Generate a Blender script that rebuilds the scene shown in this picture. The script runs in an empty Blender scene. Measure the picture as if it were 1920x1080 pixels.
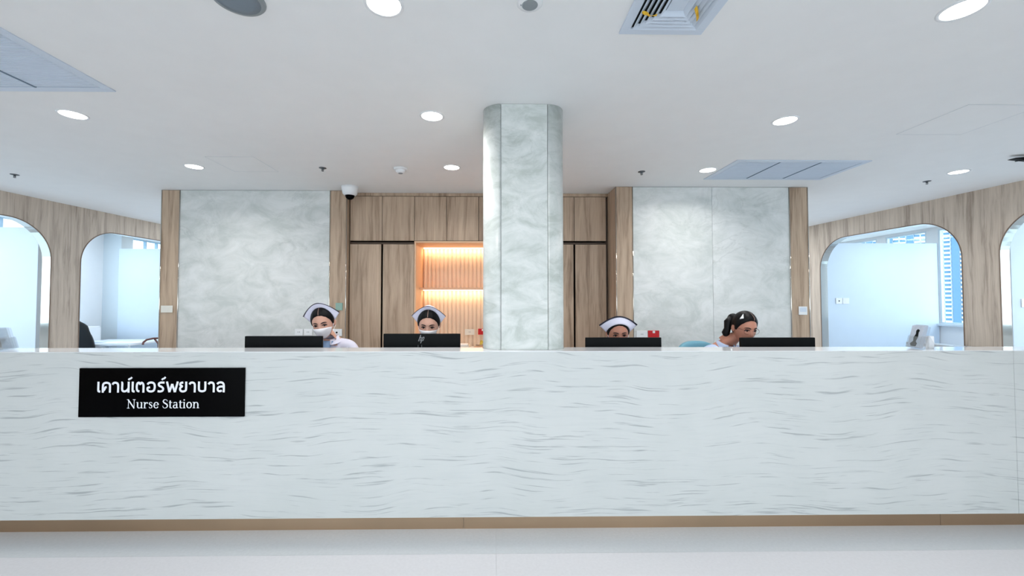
import bpy, bmesh, math, random
from math import sin, cos, pi, radians, sqrt
from mathutils import Vector, Matrix

random.seed(7)
S = bpy.context.scene
COL = S.collection

# ------------------------------------------------------------ camera, sky, lights, exposure
CAM_H = 1.463
cam_d = bpy.data.cameras.new('camera')
cam_d.sensor_width = 36.0
cam_d.lens = 780.0 / 1920.0 * 36.0
cam_d.shift_x = 24.6 / 1920.0
cam_d.clip_start = 0.02
cam_d.clip_end = 400
cam = bpy.data.objects.new('camera', cam_d)
cam.location = (0, 0, CAM_H)
cam.rotation_euler = (radians(90 + 1.6), 0, radians(-0.76))
COL.objects.link(cam)
S.camera = cam

S.view_settings.view_transform = 'Standard'
S.view_settings.look = 'None'
S.view_settings.exposure = 0.54
S.view_settings.gamma = 1.0
S.view_settings.use_curve_mapping = False
S.cycles.max_bounces = 10
S.cycles.diffuse_bounces = 6
S.cycles.glossy_bounces = 4
S.cycles.transparent_max_bounces = 12
S.cycles.sample_clamp_indirect = 6.0

SKY_COL = (0.84, 0.935, 1.0)
SKY_STRENGTH = 2.75
DOWNLIGHT_W = 5.5
LOBBY_W = 7.0
SIDE_FILL_W = 12.5
PORTALS = True
world = bpy.data.worlds.new('overcast_sky')
S.world = world
world.use_nodes = True
bg = world.node_tree.nodes['Background']
bg.inputs[0].default_value = (*SKY_COL, 1)
bg.inputs[1].default_value = SKY_STRENGTH


def area(name, loc, rot, sx, sy, power, col=(1, 1, 1), shape='RECTANGLE', portal=False, spread=180):
    l = bpy.data.lights.new(name, 'AREA')
    l.shape = shape
    l.size = sx
    l.size_y = sy
    l.energy = power
    l.color = col
    l.spread = radians(spread)
    l.cycles.is_portal = portal
    o = bpy.data.objects.new(name, l)
    o.location = loc
    o.rotation_euler = rot
    COL.objects.link(o)
    return o


CEIL = 2.785
# sky portals in the openings: the glazed lobby front behind the camera and the outer side windows
if PORTALS:
    area('lobby_front_portal', (0, -4.98, 1.4), (radians(90), 0, 0), 12.0, 2.7, 1, portal=True)

# ------------------------------------------------------------ colour and material helpers


def lin(c):
    return tuple((v / 255 / 12.92) if v / 255 <= 0.04045 else ((v / 255 + 0.055) / 1.055) ** 2.4 for v in c)


def new_mat(name):
    m = bpy.data.materials.new(name)
    m.use_nodes = True
    nt = m.node_tree
    b = nt.nodes['Principled BSDF']
    return m, nt, b


def N(nt, kind, **kw):
    n = nt.nodes.new(kind)
    for k, v in kw.items():
        if k in n.inputs:
            n.inputs[k].default_value = v
        else:
            setattr(n, k, v)
    return n


def simple(name, rgb, rough=0.5, metal=0.0, bump=0.0, bscale=200, vary=0.04, vscale=6, spec=0.5, coat=0.0):
    """plain colour with a little procedural variation"""
    m, nt, b = new_mat(name)
    c = lin(rgb)
    tc = N(nt, 'ShaderNodeTexCoord')
    no = N(nt, 'ShaderNodeTexNoise', Scale=vscale, Detail=3.0)
    nt.links.new(tc.outputs['Object'], no.inputs['Vector'])
    r = N(nt, 'ShaderNodeValToRGB')
    r.color_ramp.elements[0].position = 0.3
    r.color_ramp.elements[1].position = 0.7
    r.color_ramp.elements[0].color = (*[v * (1 - vary) for v in c], 1)
    r.color_ramp.elements[1].color = (*[min(1, v * (1 + vary)) for v in c], 1)
    nt.links.new(no.outputs['Fac'], r.inputs['Fac'])
    nt.links.new(r.outputs['Color'], b.inputs['Base Color'])
    b.inputs['Roughness'].default_value = rough
    b.inputs['Metallic'].default_value = metal
    b.inputs['Specular IOR Level'].default_value = spec
    b.inputs['Coat Weight'].default_value = coat
    if bump > 0:
        n2 = N(nt, 'ShaderNodeTexNoise', Scale=bscale, Detail=2.0)
        nt.links.new(tc.outputs['Object'], n2.inputs['Vector'])
        bp = N(nt, 'ShaderNodeBump', Strength=bump, Distance=0.002)
        nt.links.new(n2.outputs['Fac'], bp.inputs['Height'])
        nt.links.new(bp.outputs['Normal'], b.inputs['Normal'])
    return m


def emit(name, rgb, strength):
    m = bpy.data.materials.new(name)
    m.use_nodes = True
    nt = m.node_tree
    nt.nodes.clear()
    e = N(nt, 'ShaderNodeEmission', Strength=strength)
    e.inputs['Color'].default_value = (*rgb, 1)
    o = N(nt, 'ShaderNodeOutputMaterial')
    nt.links.new(e.outputs[0], o.inputs[0])
    return m


def wood(name, dark, light, seed=0.0, rough=0.45):
    m, nt, b = new_mat(name)
    tc = N(nt, 'ShaderNodeTexCoord')
    oi = N(nt, 'ShaderNodeObjectInfo')
    off = N(nt, 'ShaderNodeVectorMath', operation='MULTIPLY_ADD')
    cmb = N(nt, 'ShaderNodeCombineXYZ')
    for i in range(3):
        nt.links.new(oi.outputs['Random'], cmb.inputs[i])
    nt.links.new(cmb.outputs[0], off.inputs[0])
    off.inputs[1].default_value = (23.0, 11.0, 7.0)
    nt.links.new(tc.outputs['Object'], off.inputs[2])
    # gentle wander of the grain
    wob = N(nt, 'ShaderNodeTexNoise', Scale=1.6, Detail=2.0)
    nt.links.new(off.outputs[0], wob.inputs['Vector'])
    wm = N(nt, 'ShaderNodeVectorMath', operation='MULTIPLY_ADD')
    nt.links.new(wob.outputs['Color'], wm.inputs[0])
    wm.inputs[1].default_value = (0.05, 0.05, 0.0)
    nt.links.new(off.outputs[0], wm.inputs[2])
    mp = N(nt, 'ShaderNodeMapping')
    mp.inputs['Scale'].default_value = (13, 13, 0.75)
    nt.links.new(wm.outputs[0], mp.inputs['Vector'])
    n1 = N(nt, 'ShaderNodeTexNoise', Scale=1.0, Detail=5.0, Roughness=0.6, Distortion=0.5)
    nt.links.new(mp.outputs[0], n1.inputs['Vector'])
    mp2 = N(nt, 'ShaderNodeMapping')
    mp2.inputs['Scale'].default_value = (70, 70, 2.2)
    nt.links.new(wm.outputs[0], mp2.inputs['Vector'])
    n2 = N(nt, 'ShaderNodeTexNoise', Scale=1.0, Detail=3.0, Roughness=0.65)
    nt.links.new(mp2.outputs[0], n2.inputs['Vector'])
    ad = N(nt, 'ShaderNodeMath', operation='MULTIPLY_ADD')
    nt.links.new(n2.outputs['Fac'], ad.inputs[0])
    ad.inputs[1].default_value = 0.38
    nt.links.new(n1.outputs['Fac'], ad.inputs[2])
    r = N(nt, 'ShaderNodeValToRGB')
    e = r.color_ramp.elements
    e[0].position = 0.51
    e[1].position = 0.87
    e[0].color = (*lin(dark), 1)
    e[1].color = (*lin(light), 1)
    mid = r.color_ramp.elements.new(0.66)
    mid.color = (*lin([(a * 0.35 + c * 0.65) for a, c in zip(dark, light)]), 1)
    nt.links.new(ad.outputs[0], r.inputs['Fac'])
    nt.links.new(r.outputs['Color'], b.inputs['Base Color'])
    b.inputs['Roughness'].default_value = rough
    b.inputs['Specular IOR Level'].default_value = 0.35
    bp = N(nt, 'ShaderNodeBump', Strength=0.12, Distance=0.001)
    nt.links.new(n2.outputs['Fac'], bp.inputs['Height'])
    nt.links.new(bp.outputs['Normal'], b.inputs['Normal'])
    return m


def cloud_marble(name, base, dark, light, rough=0.35, scale=1.0):
    m, nt, b = new_mat(name)
    tc = N(nt, 'ShaderNodeTexCoord')
    oi = N(nt, 'ShaderNodeObjectInfo')
    off = N(nt, 'ShaderNodeVectorMath', operation='ADD')
    cmb = N(nt, 'ShaderNodeCombineXYZ')
    ml = N(nt, 'ShaderNodeMath', operation='MULTIPLY')
    ml.inputs[1].default_value = 31.0
    nt.links.new(oi.outputs['Random'], ml.inputs[0])
    for i in range(3):
        nt.links.new(ml.outputs[0], cmb.inputs[i])
    nt.links.new(cmb.outputs[0], off.inputs[0])
    nt.links.new(tc.outputs['Object'], off.inputs[1])
    rot = N(nt, 'ShaderNodeMapping')
    rot.inputs['Rotation'].default_value = (0, radians(38), 0)
    rot.inputs['Scale'].default_value = (1.0, 1.0, 1.7)
    nt.links.new(off.outputs[0], rot.inputs['Vector'])
    n1 = N(nt, 'ShaderNodeTexNoise', Scale=2.6 * scale, Detail=8.0, Roughness=0.68, Distortion=0.6)
    nt.links.new(rot.outputs[0], n1.inputs['Vector'])
    r1 = N(nt, 'ShaderNodeValToRGB')
    e = r1.color_ramp.elements
    e[0].position, e[1].position = 0.37, 0.63
    e[0].color = (*lin(dark), 1)
    e[1].color = (*lin(light), 1)
    k = r1.color_ramp.elements.new(0.5)
    k.color = (*lin(base), 1)
    nt.links.new(n1.outputs['Fac'], r1.inputs['Fac'])
    # narrow veins where a second noise crosses its middle value
    n2 = N(nt, 'ShaderNodeTexNoise', Scale=1.9 * scale, Detail=8.0, Roughness=0.6, Distortion=0.8)
    nt.links.new(rot.outputs[0], n2.inputs['Vector'])
    r2 = N(nt, 'ShaderNodeValToRGB')
    e = r2.color_ramp.elements
    e[0].position, e[1].position = 0.478, 0.522
    e[0].color = (0, 0, 0, 1)
    e[1].color = (0, 0, 0, 1)
    k = r2.color_ramp.elements.new(0.5)
    k.color = (1, 1, 1, 1)
    nt.links.new(n2.outputs['Fac'], r2.inputs['Fac'])
    n3 = N(nt, 'ShaderNodeTexNoise', Scale=1.3 * scale, Detail=2.0)
    nt.links.new(off.outputs[0], n3.inputs['Vector'])
    r3 = N(nt, 'ShaderNodeValToRGB')
    r3.color_ramp.elements[0].position = 0.46
    r3.color_ramp.elements[1].position = 0.62
    nt.links.new(n3.outputs['Fac'], r3.inputs['Fac'])
    mu = N(nt, 'ShaderNodeMath', operation='MULTIPLY')
    nt.links.new(r2.outputs['Color'], mu.inputs[0])
    nt.links.new(r3.outputs['Color'], mu.inputs[1])
    mu2 = N(nt, 'ShaderNodeMath', operation='MULTIPLY')
    mu2.inputs[1].default_value = 0.30
    nt.links.new(mu.outputs[0], mu2.inputs[0])
    mx = N(nt, 'ShaderNodeMixRGB')
    mx.inputs['Color2'].default_value = (*lin([v * 0.86 for v in dark]), 1)
    nt.links.new(mu2.outputs[0], mx.inputs['Fac'])
    nt.links.new(r1.outputs['Color'], mx.inputs['Color1'])
    nt.links.new(mx.outputs[0], b.inputs['Base Color'])
    b.inputs['Roughness'].default_value = rough
    b.inputs['Specular IOR Level'].default_value = 0.4
    return m


def streak_stone(name):
    """white stone with short wavy grey streaks running sideways"""
    m, nt, b = new_mat(name)
    tc = N(nt, 'ShaderNodeTexCoord')
    wob = N(nt, 'ShaderNodeTexNoise', Scale=1.1, Detail=2.0)
    nt.links.new(tc.outputs['Object'], wob.inputs['Vector'])
    wm = N(nt, 'ShaderNodeVectorMath', operation='MULTIPLY_ADD')
    nt.links.new(wob.outputs['Color'], wm.inputs[0])
    wm.inputs[1].default_value = (0.0, 0.0, 0.22)
    nt.links.new(tc.outputs['Object'], wm.inputs[2])
    facs = []
    for sc, lo, hi, seed in (((3.0, 4, 84), 0.592, 0.69, 0.0), ((2.0, 3, 40), 0.50, 0.80, 5.3), ((6, 9, 170), 0.56, 0.74, 9.1)):
        mp = N(nt, 'ShaderNodeMapping')
        mp.inputs['Scale'].default_value = sc
        mp.inputs['Location'].default_value = (seed, seed, seed)
        nt.links.new(wm.outputs[0], mp.inputs['Vector'])
        n = N(nt, 'ShaderNodeTexNoise', Scale=1.0, Detail=3.0, Roughness=0.55, Distortion=0.25)
        nt.links.new(mp.outputs[0], n.inputs['Vector'])
        r = N(nt, 'ShaderNodeMapRange')
        r.inputs['From Min'].default_value = lo
        r.inputs['From Max'].default_value = hi
        nt.links.new(n.outputs['Fac'], r.inputs['Value'])
        facs.append(r)
    base = N(nt, 'ShaderNodeMixRGB')
    big = N(nt, 'ShaderNodeTexNoise', Scale=3.0, Detail=4.0)
    nt.links.new(wm.outputs[0], big.inputs['Vector'])
    base.inputs['Color1'].default_value = (*lin((196, 201, 200)), 1)
    base.inputs['Color2'].default_value = (*lin((209, 212, 212)), 1)
    nt.links.new(big.outputs['Fac'], base.inputs['Fac'])
    prev = base
    for r, w, c in zip(facs, (0.66, 0.18, 0.18), ((142, 148, 152), (178, 184, 187), (164, 170, 175))):
        mm = N(nt, 'ShaderNodeMath', operation='MULTIPLY')
        mm.inputs[1].default_value = w
        nt.links.new(r.outputs[0], mm.inputs[0])
        mx = N(nt, 'ShaderNodeMixRGB')
        mx.inputs['Color2'].default_value = (*lin(c), 1)
        nt.links.new(mm.outputs[0], mx.inputs['Fac'])
        nt.links.new(prev.outputs[0], mx.inputs['Color1'])
        prev = mx
    nt.links.new(prev.outputs[0], b.inputs['Base Color'])
    b.inputs['Roughness'].default_value = 0.4
    b.inputs['Specular IOR Level'].default_value = 0.3
    return m


def glass_mat(name, tint=(0.92, 0.97, 1.0), gloss=0.06):
    m = bpy.data.materials.new(name)
    m.use_nodes = True
    nt = m.node_tree
    nt.nodes.clear()
    t = N(nt, 'ShaderNodeBsdfTransparent')
    t.inputs[0].default_value = (*tint, 1)
    g = N(nt, 'ShaderNodeBsdfGlossy', Roughness=0.02)
    mx = N(nt, 'ShaderNodeMixShader')
    mx.inputs[0].default_value = gloss
    o = N(nt, 'ShaderNodeOutputMaterial')
    nt.links.new(t.outputs[0], mx.inputs[1])
    nt.links.new(g.outputs[0], mx.inputs[2])
    nt.links.new(mx.outputs[0], o.inputs[0])
    return m


M = dict(
    ceiling=simple('ceiling_paint', (238, 239, 239), 0.85, vary=0.01),
    plaster=simple('white_plaster', (232, 235, 238), 0.7, vary=0.01),
    partition=simple('partition_white', (206, 220, 234), 0.5, vary=0.01),
    floor=simple('terrazzo_white', (208, 207, 210), 0.22, vary=0.025, vscale=60),
    floor_reflection=simple('terrazzo_reflection_band', (194, 197, 200), 0.2, vary=0.03, vscale=60),  # greyer tile row: the counter's reflection put into the floor colour
    screed=simple('floor_screed', (192, 192, 194), 0.6),
    oak=wood('oak_laminate', (140, 117, 97), (198, 175, 152)),
    oak_wall=wood('oak_wall_laminate', (152, 136, 122), (203, 188, 172)),
    oak_edge=simple('oak_edge_band', (122, 101, 86), 0.5, vary=0.06),
    oak_dark=simple('oak_recess', (84, 66, 53), 0.6, vary=0.08),
    marble=cloud_marble('pale_cloud_marble', (213, 216, 214), (198, 203, 200), (224, 226, 225)),
    marble_col=cloud_marble('column_cloud_marble', (206, 211, 208), (186, 193, 188), (220, 223, 221), rough=0.3, scale=1.7),
    stone=streak_stone('streaked_white_stone'),
    ledge=simple('polished_white_ledge', (232, 234, 236), 0.06, vary=0.01, spec=0.6),
    kick=simple('bronze_kick_metal', (184, 158, 132), 0.32, metal=1.0, vary=0.05, vscale=2),
    steel=simple('polished_steel', (196, 190, 182), 0.10, metal=1.0, vary=0.02),
    lining=simple('arch_lining_metal', (205, 203, 196), 0.09, metal=1.0, vary=0.02),
    white_plastic=simple('white_plastic', (234, 236, 238), 0.4, vary=0.01),
    cream_plastic=simple('cream_plastic', (228, 224, 214), 0.4, vary=0.01),
    gap=simple('grille_gap', (112, 132, 152), 0.8),
    joint=simple('ceiling_joint', (204, 210, 214), 0.8, vary=0.01),
    grille=simple('grille_white', (208, 219, 232), 0.5, vary=0.01),
    grey_plastic=simple('grey_plastic', (138, 146, 150), 0.5),
    black=simple('black_plastic', (7, 10, 12), 0.5, vary=0.1, spec=0.12),
    black_gloss=simple('black_acrylic', (2, 2, 3), 0.16, vary=0.1, spec=0.04),
    dark=simple('dark_interior', (12, 14, 18), 0.9),
    letter=simple('white_lettering', (238, 240, 246), 0.5, vary=0.01),
    logo=simple('silver_logo', (190, 194, 198), 0.3, vary=0.02),
    red=simple('red_plastic', (190, 12, 22), 0.4, vary=0.05),
    yellow=simple('yellow_ribbon', (226, 178, 40), 0.6, vary=0.1, vscale=40),
    teal=simple('teal_mesh_fabric', (120, 176, 196), 0.8, vary=0.05, bump=0.3),
    chair_black=simple('black_upholstery', (14, 20, 24), 0.6, vary=0.1, bump=0.2),
    desk=simple('white_desk_laminate', (224, 232, 240), 0.35, vary=0.01),
    paper=simple('white_paper', (240, 242, 246), 0.7, vary=0.01),
    paper_grey=simple('printed_paper', (176, 186, 200), 0.7, vary=0.08, vscale=30),
    redwood=simple('red_brown_wood', (98, 56, 50), 0.4, vary=0.1),
    acrylic=glass_mat('clear_acrylic', (0.95, 0.96, 0.97), 0.12),
    glass=glass_mat('window_glass', (0.93, 0.98, 1.0), 0.02),
    frame=simple('window_frame_white', (214, 226, 234), 0.4, vary=0.01),
    frame_blue=simple('window_frame_blue_grey', (150, 182, 205), 0.4, vary=0.02),
    plaster_grey=simple('pilaster_plaster', (202, 212, 218), 0.7, vary=0.01),
    sill=simple('grey_sill', (168, 172, 176), 0.4, vary=0.03),
    flute=simple('fluted_panel', (226, 205, 184), 0.6, vary=0.02),
    niche=simple('niche_laminate', (222, 182, 148), 0.5, vary=0.03),
    skin=simple('skin', (206, 158, 138), 0.5, vary=0.04, vscale=20),
    skin_tan=simple('skin_tan', (184, 126, 104), 0.5, vary=0.04, vscale=20),
    hair=simple('black_hair', (9, 8, 10), 0.5, vary=0.2, spec=0.2, vscale=40, bump=0.25, bscale=120),
    hair_line=simple('hair_parting', (150, 120, 108), 0.6),
    lash=simple('dark_lash', (40, 22, 24), 0.6),
    brow=simple('brow_hair', (52, 34, 32), 0.7),
    lip=simple('lip', (170, 92, 88), 0.45),
    eyewhite=simple('eye_white', (150, 128, 122), 0.3, vary=0.02),
    iris=simple('dark_iris', (30, 18, 16), 0.2),
    uniform=simple('white_uniform_cotton', (226, 224, 240), 0.8, vary=0.02, bump=0.2, bscale=300),
    uniform_blue=simple('pale_blue_uniform', (186, 202, 232), 0.8, vary=0.02, bump=0.2, bscale=300),
    shirt_blue=simple('pale_blue_shirt', (150, 178, 216), 0.8, vary=0.04),
    cap=simple('starched_white_cap', (232, 230, 248), 0.6, vary=0.01),
    navy=simple('navy_stripe', (22, 20, 40), 0.6),
    mask=simple('white_face_mask', (238, 236, 240), 0.8, vary=0.01),
    tan=simple('tan_pouch', (198, 150, 112), 0.6, vary=0.06),
    lemon=simple('lemon_yellow', (224, 204, 90), 0.5, vary=0.08),
    green=simple('pale_green_cover', (140, 172, 160), 0.5, vary=0.03),
    led=emit('warm_led', (1.0, 0.78, 0.50), 2.6),
    lamp=emit('downlight_diffuser', (1.0, 0.98, 0.95), 7.0),
    tower_white=simple('tower_white', (216, 230, 240), 0.7, vary=0.03),
    tower_glass=simple('tower_blue_glass', (84, 132, 164), 0.25, vary=0.15, vscale=0.6),
    tower_blue=simple('tower_blue_panel', (84, 124, 164), 0.5, vary=0.04),
    ground=simple('street_ground', (176, 186, 190), 0.9, vary=0.06, vscale=0.3),
)

# ------------------------------------------------------------ mesh helpers


class MB:
    """collects simple shapes; build() links them as ONE mesh object (verts are given in world space,
    or in the parent's own space when local=True)"""

    def __init__(s):
        s.v, s.f = [], []

    def add(s, vs, fs):
        o = len(s.v)
        s.v += [tuple(v) for v in vs]
        s.f += [tuple(i + o for i in f) for f in fs]
        return s

    def box(s, x0, x1, y0, y1, z0, z1, mat=None):
        vs = [(x, y, z) for x in (x0, x1) for y in (y0, y1) for z in (z0, z1)]
        if mat is not None:
            vs = [tuple(mat @ Vector(v)) for v in vs]
        return s.add(vs, [(0, 1, 3, 2), (4, 6, 7, 5), (0, 4, 5, 1), (2, 3, 7, 6), (0, 2, 6, 4), (1, 5, 7, 3)])

    def prism(s, pts, axis, a, b):
        """pts 2D polygon; axis 'y': (x,z) extruded y a..b ; 'z': (x,y); 'x': (y,z)"""
        def mk(p, t):
            return {'y': (p[0], t, p[1]), 'z': (p[0], p[1], t), 'x': (t, p[0], p[1])}[axis]
        n = len(pts)
        vs = [mk(p, a) for p in pts] + [mk(p, b) for p in pts]
        fs = [tuple(range(n)), tuple(range(2 * n - 1, n - 1, -1))]
        fs += [(i, (i + 1) % n, n + (i + 1) % n, n + i) for i in range(n)]
        return s.add(vs, fs)

    def lathe(s, prof, c, n=24, mat=None, flip=False):
        """prof: list of (r, z) ; round the z axis at c"""
        vs, fs = [], []
        for r, z in prof:
            for k in range(n):
                a = 2 * pi * k / n
                p = Vector((r * cos(a), r * sin(a), z))
                if mat is not None:
                    p = mat @ p
                vs.append((p.x + c[0], p.y + c[1], p.z + c[2]))
        for i in range(len(prof) - 1):
            for k in range(n):
                k2 = (k + 1) % n
                fs.append((i * n + k, i * n + k2, (i + 1) * n + k2, (i + 1) * n + k))
        if prof[0][0] > 1e-6:
            fs.append(tuple(range(n - 1, -1, -1)))
        if prof[-1][0] > 1e-6:
            fs.append(tuple((len(prof) - 1) * n + k for k in range(n)))
        return s.add(vs, fs)

    def tube(s, pts, r, n=8, closed=False):
        pts = [Vector(p) for p in pts]
        m = len(pts)
        rs = r if isinstance(r, (list, tuple)) else [r] * m
        vs, fs = [], []
        prev = None
        for i, p in enumerate(pts):
            if closed:
                t = pts[(i + 1) % m] - pts[i - 1]
            else:
                t = pts[min(i + 1, m - 1)] - pts[max(i - 1, 0)]
            t.normalize()
            if prev is None:
                u = t.orthogonal().normalized()
            else:
                u = (prev - t * prev.dot(t)).normalized()
            prev = u
            w = t.cross(u)
            for k in range(n):
                a = 2 * pi * k / n
                vs.append(tuple(p + (u * cos(a) + w * sin(a)) * rs[i]))
        last = m if closed else m - 1
        for i in range(last):
            j = (i + 1) % m
            for k in range(n):
                k2 = (k + 1) % n
                fs.append((i * n + k, i * n + k2, j * n + k2, j * n + k))
        if not closed:
            fs.append(tuple(range(n - 1, -1, -1)))
            fs.append(tuple((m - 1) * n + k for k in range(n)))
        return s.add(vs, fs)

    def grid(s, fn, nu, nv, closeu=False):
        vs, fs = [], []
        for j in range(nv + 1):
            for i in range(nu + (0 if closeu else 1)):
                vs.append(tuple(fn(i / nu, j / nv)))
        w = nu if closeu else nu + 1
        for j in range(nv):
            for i in range(nu):
                i2 = (i + 1) % w if closeu else i + 1
                fs.append((j * w + i, j * w + i2, (j + 1) * w + i2, (j + 1) * w + i))
        return s.add(vs, fs)

    def build(s, name, mat, parent=None, local=False, bevel=0.0, smooth=False, solid=0.0, weld=False, xf=None):
        me = bpy.data.meshes.new(name)
        vs = s.v
        if xf is not None:
            vs = [tuple(xf @ Vector(v)) for v in vs]
        if parent is not None and not local:
            off = world_loc(parent)
            vs = [(v[0] - off.x, v[1] - off.y, v[2] - off.z) for v in vs]
        me.from_pydata(vs, [], s.f)
        me.validate()
        bm = bmesh.new()
        bm.from_mesh(me)
        if weld:
            bmesh.ops.remove_doubles(bm, verts=bm.verts, dist=1e-5)
        bmesh.ops.recalc_face_normals(bm, faces=bm.faces)
        if bevel > 0:
            es = [e for e in bm.edges if len(e.link_faces) == 2 and e.calc_face_angle(0) > 0.6]
            bmesh.ops.bevel(bm, geom=es, offset=bevel, segments=2, affect='EDGES', profile=0.5)
        if smooth:
            for f in bm.faces:
                f.smooth = True
        bm.to_mesh(me)
        bm.free()
        me.materials.append(mat)
        o = bpy.data.objects.new(name, me)
        COL.objects.link(o)
        if parent is not None:
            o.parent = parent
        if solid:
            md = o.modifiers.new('thickness', 'SOLIDIFY')
            md.thickness = solid
            md.offset = 0
        return o


def world_loc(o):
    v = Vector((0, 0, 0))
    while o is not None:
        v = v + Vector(o.location)
        o = o.parent
    return v


def tag(o, label=None, cat=None, group=None, kind=None):
    if label:
        o['label'] = label
    if cat:
        o['category'] = cat
    if group:
        o['group'] = group
    if kind:
        o['kind'] = kind
    return o


def thing(name, label, cat, loc=(0, 0, 0), rz=0.0, group=None):
    o = bpy.data.objects.new(name, None)
    o.empty_display_size = 0.1
    o.location = loc
    o.rotation_euler = (0, 0, rz)
    COL.objects.link(o)
    return tag(o, label, cat, group)


def struct(o):
    o['kind'] = 'structure'
    return o


def copy_tree(o, parent=None):
    c = o.copy()
    COL.objects.link(c)
    if parent is not None:
        c.parent = parent
    for ch in list(o.children):
        copy_tree(ch, c)
    return c


def box(name, mat, x0, x1, y0, y1, z0, z1, parent=None, bevel=0.0, local=False):
    return MB().box(x0, x1, y0, y1, z0, z1).build(name, mat, parent, bevel=bevel, local=local)


# ------------------------------------------------------------ the setting: floor
floor = struct(box('floor', M['screed'], -7.58, 8.13, -5.2, 10.2, -0.2, -0.012))
J = 0.0005
xs = [-7.58, -7.184, -3.584, 0.016, 3.616, 7.216, 8.13]
for (y0, y1, mk) in ((-5.2, -1.16, 'floor'), (-1.16, 2.438, 'floor'), (2.438, 2.9, 'floor_reflection'), (2.9, 6.5, 'floor'), (6.5, 10.2, 'floor')):
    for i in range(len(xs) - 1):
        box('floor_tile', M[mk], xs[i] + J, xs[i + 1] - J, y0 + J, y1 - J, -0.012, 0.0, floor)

# ceiling slab
ceiling = struct(box('ceiling', M['ceiling'], -7.58, 8.13, -5.2, 10.2, CEIL, CEIL + 0.12))


def side_frame(ax, ay, bx, by, inward):
    a = Vector((ax, ay, 0))
    e = (Vector((bx, by, 0)) - a).normalized()
    n = Vector((e.y, -e.x, 0)) if inward > 0 else Vector((-e.y, e.x, 0))
    return a, e, n            # n points into the room


FL = side_frame(-5.969, 5.078, -5.826, 7.314, 1)
FR = side_frame(5.874, 4.493, 5.705, 7.372, -1)


def W(fr, u, z, t=0.0):
    """point on a side wall: u along it, z up, t behind the face"""
    a, e, n = fr
    p = a + e * u - n * t
    return (p.x, p.y, z)


ARCH_R, ARCH_TOP = 0.5, 2.492


def arch_z(u, a, b):
    r = ARCH_R
    if u < a + r:
        d = a + r - u
        return ARCH_TOP - r + sqrt(max(0, r * r - d * d))
    if u > b - r:
        d = u - (b - r)
        return ARCH_TOP - r + sqrt(max(0, r * r - d * d))
    return ARCH_TOP


def arch_samples(a, b):
    us = []
    for k in range(17):
        us.append(a + ARCH_R * (1 - cos(pi / 2 * k / 16)))
    us += [a + ARCH_R + (b - a - 2 * ARCH_R) * k / 4 for k in range(1, 4)]
    for k in range(17):
        us.append(b - ARCH_R + ARCH_R * sin(pi / 2 * k / 16))
    return us


def arch_path(a, b, z0=0.0):
    pts = [(a, z0)]
    pts += [(u, arch_z(u, a, b)) for u in arch_samples(a, b)]
    pts.append((b, z0))
    return pts


def arched_wall(name, fr, u0, u1, openings, T=0.13):
    mb = MB()

    def slab(pa, pb):
        # pa, pb: (u, zlow, zhigh) at both ends of a strip
        vs = []
        for (u, zl, zh) in (pa, pb):
            for t in (0, T):
                vs += [W(fr, u, zl, t), W(fr, u, zh, t)]
        # order per end: (t0 lo, t0 hi, tT lo, tT hi)
        fs = [(0, 1, 5, 4), (2, 6, 7, 3), (0, 4, 6, 2), (1, 3, 7, 5)]
        mb.add(vs, fs)
    cur = u0
    for a, b in openings:
        slab((cur, 0, CEIL), (a, 0, CEIL))
        us = arch_samples(a, b)
        for i in range(len(us) - 1):
            slab((us[i], arch_z(us[i], a, b), CEIL), (us[i + 1], arch_z(us[i + 1], a, b), CEIL))
        # jambs
        for u in (a, b):
            mb.add([W(fr, u, 0, 0), W(fr, u, ARCH_TOP - ARCH_R, 0), W(fr, u, ARCH_TOP - ARCH_R, T), W(fr, u, 0, T)], [(0, 1, 2, 3)])
        cur = b
    slab((cur, 0, CEIL), (u1, 0, CEIL))
    w = struct(mb.build(name, M['oak_wall']))
    for a, b in openings:
        path = arch_path(a, b)
        # polished lining inside the opening
        ln = MB()
        ln.grid(lambda i, j: W(fr, path[round(i * (len(path) - 1))][0], path[round(i * (len(path) - 1))][1], 0.004 + j * (T - 0.008)), len(path) - 1, 1)
        # push the lining 2 mm into the opening
        cu = (a + b) / 2
        vs = []
        for k, (u, z) in enumerate(path):
            du = 0.003 if u < cu - 0.4 else (-0.003 if u > cu + 0.4 else 0)
            vs.append((u + du, z - (0.003 if z > 1.9 else 0)))
        ln.v = [W(fr, vs[i % len(vs)][0], vs[i % len(vs)][1], 0.006 if i < len(vs) else T - 0.006) for i in range(2 * len(vs))]
        ln.build('arch_lining', M['lining'], w, smooth=False)
        eb = MB()
        eb.tube([W(fr, u, z, -0.001) for u, z in path], 0.006, n=6)
        eb.build('arch_edge', M['oak_edge'], w)
    return w


wall_left = arched_wall('wall_left', FL, -9.9, 4.8, [(-1.58, 0.572), (0.945, 3.10)])
wall_right = arched_wall('wall_right', FR, -9.6, 5.6, [(-1.92, 0.235), (0.603, 2.70)])

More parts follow.
